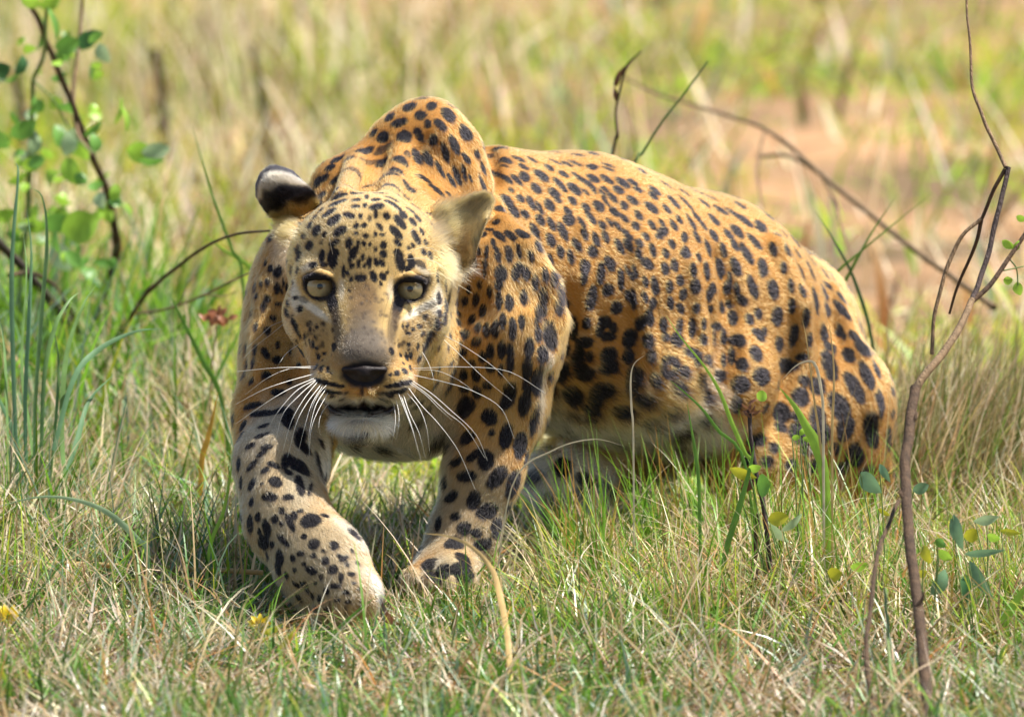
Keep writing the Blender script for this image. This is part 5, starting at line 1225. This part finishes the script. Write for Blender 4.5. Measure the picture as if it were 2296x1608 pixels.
# behind: dead branch and dry stems
db = empty('dead_branch', base_of(2080, 700, 1.7), 'dead grey brown branch slanting down through the blurred grass behind the rump', 'branch')
stem_part('branch', [(1390, 170), (1480, 213), (1560, 238), (1640, 262), (1715, 290), (1780, 335), (1850, 400), (1950, 480), (2050, 560), (2140, 625), (2230, 690)], .0016, .0046, m_stem_pale, db, 2.6, 1.7, 44, .4)
stem_part('branch', [(1700, 352), (1765, 350), (1830, 382), (1900, 440), (1960, 488)], .0024, .0036, m_stem_pale, db, 2.4, 2.0, 20, .4)
stem_part('twig', [(1716, 288), (1705, 340), (1700, 400), (1712, 470)], .0020, .0014, m_stem_pale, db, 2.3, 2.2, 12)
stem_part('twig', [(1840, 390), (1870, 450), (1890, 520), (1915, 580)], .0022, .0014, m_stem_pale, db, 2.1, 1.9, 12)
for k, (pts, d, r, mt, lab) in enumerate((
    ([(1405, 420), (1440, 345), (1487, 270), (1535, 210), (1587, 138)], .95, (.0020, .0012), m_stem_green, 'thin greenish twig slanting up behind the back of the leopard'),
    ([(1370, 365), (1385, 310), (1380, 250), (1392, 190), (1405, 150), (1440, 115)], 1.15, (.0022, .0010), m_stem, 'dark dry stem with withered seed husks and bent tip behind the middle of the back'),
    ([(378, 330), (364, 240), (357, 170), (346, 110)], 5.0, (.0085, .006), m_stem, 'blurred thick brown stem in the tall grass right of the leafy shrub'),
    ([(606, 380), (598, 300), (588, 230), (576, 160), (566, 100)], 4.6, (.0075, .004), m_stem, 'blurred brown stem standing just above the black banded ear'),
    ([(52, 300), (44, 220), (30, 160)], 4.8, (.007, .005), m_stem_dark, 'short dark stem blurred behind the top left leaves'))):
    pb = to_ground(pts[0][0], pts[0][1], d)
    if pb[1] > pts[0][1] + 8: pts = [(pts[0][0] + (pts[0][0] - pts[1][0]) * .75 * (pb[1] - pts[0][1]) / max(20, pts[0][1] - pts[1][1]), pb[1], d)] + [(p[0], p[1], d) for p in pts]
    if k == 1:
        o = empty('dry_stalk', base_of(pts[1][0], pts[1][1], d)); stem_part('stem', pts, *r, mt, o, d, d, 26, .4)
        for c, a, b_, an in (((1384, 178), 40, 14, 75), ((1396, 160), 36, 12, 55), ((1380, 212), 34, 12, 100)): leaf_part((*c, d), a, b_, an, 'brown', o, tilt=.3, shape='lance', name='husk')
    else: o = stem_part('dry_stalk', pts, *r, mt, None, d, d, 26, .4)
    tag(o, lab, 'stalk')
# single blades that stand out
BL = [
 ([(1145, 1560, -.68), (1143, 1490, -.64), (1137, 1420, -.60), (1124, 1350, -.56), (1105, 1280, -.52), (1060, 1228, -.5), (1005, 1202, -.48), (950, 1196, -.45)], 14, 'straw', 'arched straw yellow grass blade in front of the planted front paw'),
 ([(1850, 1090, .02), (1832, 1004), (1808, 957), (1781, 910), (1748, 870)], 26, 'lime', 'wide bright lime grass blade against the hind leg'),
 ([(1690, 1060, .05), (1672, 1019), (1641, 949), (1614, 879), (1579, 821), (1525, 755), (1494, 708)], 10, 'lime', 'tallest thin green blade crossing the flank of the leopard'),
 ([(1672, 1045, .03), (1610, 965), (1575, 918), (1535, 880), (1501, 852)], 8, 'grass', 'thin green blade leaning left below the tallest thin blade'),
 ([(1420, 985, .05), (1416, 918), (1414, 852), (1422, 816), (1447, 796)], 5, 'bleached', 'pale hooked straw blade in front of the belly'),
 ([(1846, 960, .0), (1842, 880), (1828, 818), (1806, 811), (1780, 824), (1752, 854)], 7, 'bleached', 'short bleached straw arc above the wide lime blade'),
 ([(1846, 1080, .02), (1838, 985), (1826, 900), (1808, 760), (1797, 712)], 6, 'straw', 'left of two tall straw stems against the thigh of the leopard'),
 ([(1866, 1080, .02), (1866, 960), (1870, 850), (1864, 760), (1852, 706)], 6, 'straw', 'right of two tall straw stems against the thigh of the leopard'),
 ([(1568, 1110, -.04), (1560, 1020), (1550, 960), (1540, 900)], 9, 'grass', 'upright dark green blade in the tuft below the belly'),
 ([(1625, 1250, -.1), (1660, 1130), (1684, 1040), (1692, 990)], 14, 'grass', 'broad green blade rising left of the thin seed stalk'),
 ([(1150, 1085, .05), (1240, 1010), (1330, 985), (1400, 1000)], 4, 'bleached', 'fine bleached stem crossing in front of the white belly'),
 ([(330, 1235, -.02), (311, 1212), (249, 1154), (178, 1123), (89, 1114), (-20, 1140)], 14, 'pale', 'pale green blade arching low at the left edge below the broad clump'),
 ([(452, 1040, .55), (464, 990), (477, 935), (489, 878)], 14, 'orange', 'short orange yellow blade beside the shoulder of the lifted leg'),
 ([(470, 1230, .0), (500, 1150), (515, 1075), (524, 1000)], 9, 'lime', 'upright lime blade just left of the lifted front leg'),
 ([(545, 640, 1.0), (520, 560), (480, 450), (450, 350), (430, 282)], 8, 'grass', 'long thin blade rising behind the arching twig'),
 ([(590, 660, 1.1), (560, 600), (500, 560), (450, 520)], 13, 'lime', 'bright green blade bent behind the arching twig near the neck'),
 ([(500, 910, .8), (450, 800), (400, 700), (380, 655)], 13, 'grass', 'green blade leaning left above the orange blade'),
 ([(1740, 800, .9), (1850, 640), (1940, 556), (2092, 432)], 10, 'grass', 'right of two dark green blades spreading beyond the back'),
 ([(1800, 800, .9), (1890, 640), (1950, 530), (2012, 436)], 10, 'grass', 'left of two dark green blades spreading beyond the back'),
 ([(1960, 800, .9), (1920, 640), (1870, 540), (1828, 475)], 9, 'dark', 'short dark green blade leaning left beyond the back'),
 ([(700, 440, 4.2), (672, 376), (650, 330), (622, 284), (598, 250)], 22, 'rust', 'blurred pinkish dry blade bending behind the black banded ear'),
 ([(2220, 1500, -.3), (2250, 1400), (2290, 1330), (2340, 1270)], 22, 'lime', 'broad lime blade leaning off the right edge'),
 ([(690, 1510, -.4), (730, 1440), (790, 1380), (846, 1335)], 10, 'grass', 'green blade leaning across the swinging front paw'),
 ([(1385, 1600, -.62), (1430, 1540), (1480, 1490)], 20, 'straw', 'brown dry blade lying at the bottom edge in the turf'),
 ([(505, 1560, -.45), (515, 1480), (535, 1400), (545, 1330)], 10, 'dark', 'dark green blade standing in the turf at the lower left'),
 ([(100, 1640, -.6), (97, 1500), (99, 1420), (101, 1340)], 9, 'grass', 'upright green blade at the lower left corner'),
]
for pts, w, kind, lab in BL:
    d = pts[0][2]; u0, v0 = pts[0][:2]
    gnd = to_ground(u0, v0, d)
    if gnd[1] > v0 + 2: pts = [(u0 + (u0 - pts[1][0]) * .5 * min(1, (gnd[1] - v0) / 200), gnd[1], d)] + pts
    pts = [(p[0], p[1], p[2] if len(p) > 2 else d) for p in pts]
    blade_mesh('grass_blade', pts, w, kind, None, n=22, label=lab, cat='grass blade', group='single grass blades')
o = stem_part('straw_stem', [(-40, 1262, .12), (150, 1264, .1), (330, 1272, .08), (480, 1278, .06), (590, 1284, .05)], .0034, .0030, leaf_mat('straw'), None, n=20); tag(o, 'flattened golden straw stem lying across the grass at the left', 'straw')
# low leafy plants, lower right
HB = [
 ('leafy_herb', (2080, 1230, -.35), 'low herb with yellow round leaves right of the tall bare stalk', [(1360, 790, 100, 62, -70, 'yellow'), (1455, 795, 84, 56, -35, 'lime'), (1340, 885, 60, 50, 20, 'yellow'), (1430, 730, 50, 70, 60, 'green')]),
 ('leafy_herb', (2180, 1180, -.3), 'herb with long blue green pointed leaves at the right', [(1515, 680, 190, 70, -75, 'blue'), (1650, 782, 220, 40, 6, 'blue'), (1630, 920, 240, 64, -58, 'blue'), (1560, 960, 160, 60, -85, 'dark'), (1430, 930, 150, 90, 60, 'blue')]),
 ('leafy_herb', (2230, 1150, -.2), 'herb with small yellow leaves at the right edge', [(1590, 690, 84, 80, 20, 'yellow'), (1700, 705, 70, 50, -20, 'lime'), (1785, 678, 110, 36, -8, 'yellow'), (1670, 615, 140, 56, 10, 'pale')]),
 ('leafy_herb', (1960, 1100, -.1), 'herb with large grey green leaves under the rump', [(1075, 430, 150, 92, -45, 'blue'), (1150, 380, 110, 40, -60, 'blue'), (1335, 455, 90, 60, 20, 'blue'), (1150, 580, 80, 26, -30, 'yellow')]),
 ('leafy_herb', (1760, 1190, -.1), 'small herb with one yellow oval leaf beside the thin seed stalk', [(615, 608, 106, 76, 8, 'yellow'), (690, 630, 150, 44, 40, 'pale'), (620, 690, 130, 50, -45, 'pale'), (540, 440, 70, 120, 0, 'green'), (440, 385, 150, 60, -20, 'yellow'), (495, 355, 70, 50, 10, 'lime')]),
 ('leafy_herb', (1880, 1300, -.15), 'small herb with round yellow leaves low in the turf', [(897, 890, 80, 76, 10, 'yellow'), (1020, 850, 90, 60, 15, 'lime'), (915, 965, 80, 44, -20, 'yellow')]),
 ('leafy_herb', (1800, 985, .03), 'bright green seedling with small leaves against the thigh of the leopard', [(705, 200, 44, 30, 10, 'lime'), (735, 170, 44, 30, 60, 'lime'), (780, 180, 50, 30, 40, 'lime'), (760, 210, 50, 26, -20, 'lime')]),
 ('leafy_herb', (1560, 1590, -.6), 'low herb with dull green oval leaves at the bottom edge', [(200, 1540, 140, 90, 20, 'green'), (120, 1580, 110, 60, -40, 'green'), (280, 1600, 90, 60, 60, 'dark')]),
]
for nm, b0, lab, lv in HB:
    e = empty(nm, base_of(*b0), lab, 'herb', 'low leafy herbs in the grass')
    gb = to_ground(*b0)
    for (x, y, a, b_, an, k) in lv:
        u, v = Z8(x, y); d = b0[2] + rng.uniform(-.03, .03)
        leaf_part((u, v, d), a * .4447, b_ * .4447, an, k, e, tilt=rng.uniform(.1, .6), yaw=rng.uniform(-.3, .3), shape='lance' if b_ < a * .45 else 'ovate')
        stem_part('stem', [(gb[0] + rng.normal(0, 6), gb[1], b0[2]), (gb[0] * .6 + u * .4 + rng.normal(0, 14), gb[1] * .6 + v * .4 - 4, d), (u - a * .2 * math.cos(math.radians(an)), v + a * .2 * math.sin(math.radians(an)), d + .004)], .0010, .0007, m_stem_green, e, n=10, sides=5)
def flower(c, lab, n=9, size=24):
    e = empty('yellow_flower', base_of(*c), lab, 'flower')
    gb = to_ground(*c)
    stem_part('stem', [gb, (c[0] + 3, (c[1] + gb[1]) / 2, c[2]), c], .0010, .0008, m_stem_green, e, n=10, sides=5)
    for k in range(n):
        a = 360 * k / n + rng.uniform(-15, 15)
        leaf_part((c[0] + math.cos(math.radians(a)) * size * .6, c[1] - math.sin(math.radians(a)) * size * .4, c[2]), size * 1.2, size * .6, a, 'petal', e, tilt=rng.uniform(.2, .9), name='petal')
flower((582, 1398, -.36), 'small yellow flower in the turf left of the swinging paw')
flower((16, 1380, -.34), 'ragged yellow flower at the left edge of the turf', 11, 28)
e = empty('fallen_leaf', base_of(870, 1392, -.27), 'curled red brown dead leaf at the tip of the swinging paw', 'leaf')
leaf_part((868, 1384, -.27), 66, 24, -50, 'brown', e, tilt=.5, bend=.8, name='leaf_blade')
for x, y, a, b_, an in ((612, 1420, 44, 16, 25), (640, 1450, 60, 18, 50)):
    e = empty('fallen_leaf', base_of(x, y, -.46), {612: 'narrow yellow leaf lying beside the small yellow flower', 640: 'narrow yellow green leaf lying below the small yellow flower'}[x], 'leaf')
    leaf_part((x, y - 8, -.46), a * 1.2, b_ * 1.3, an, 'yellow', e, tilt=.7, shape='lance', name='leaf_blade')
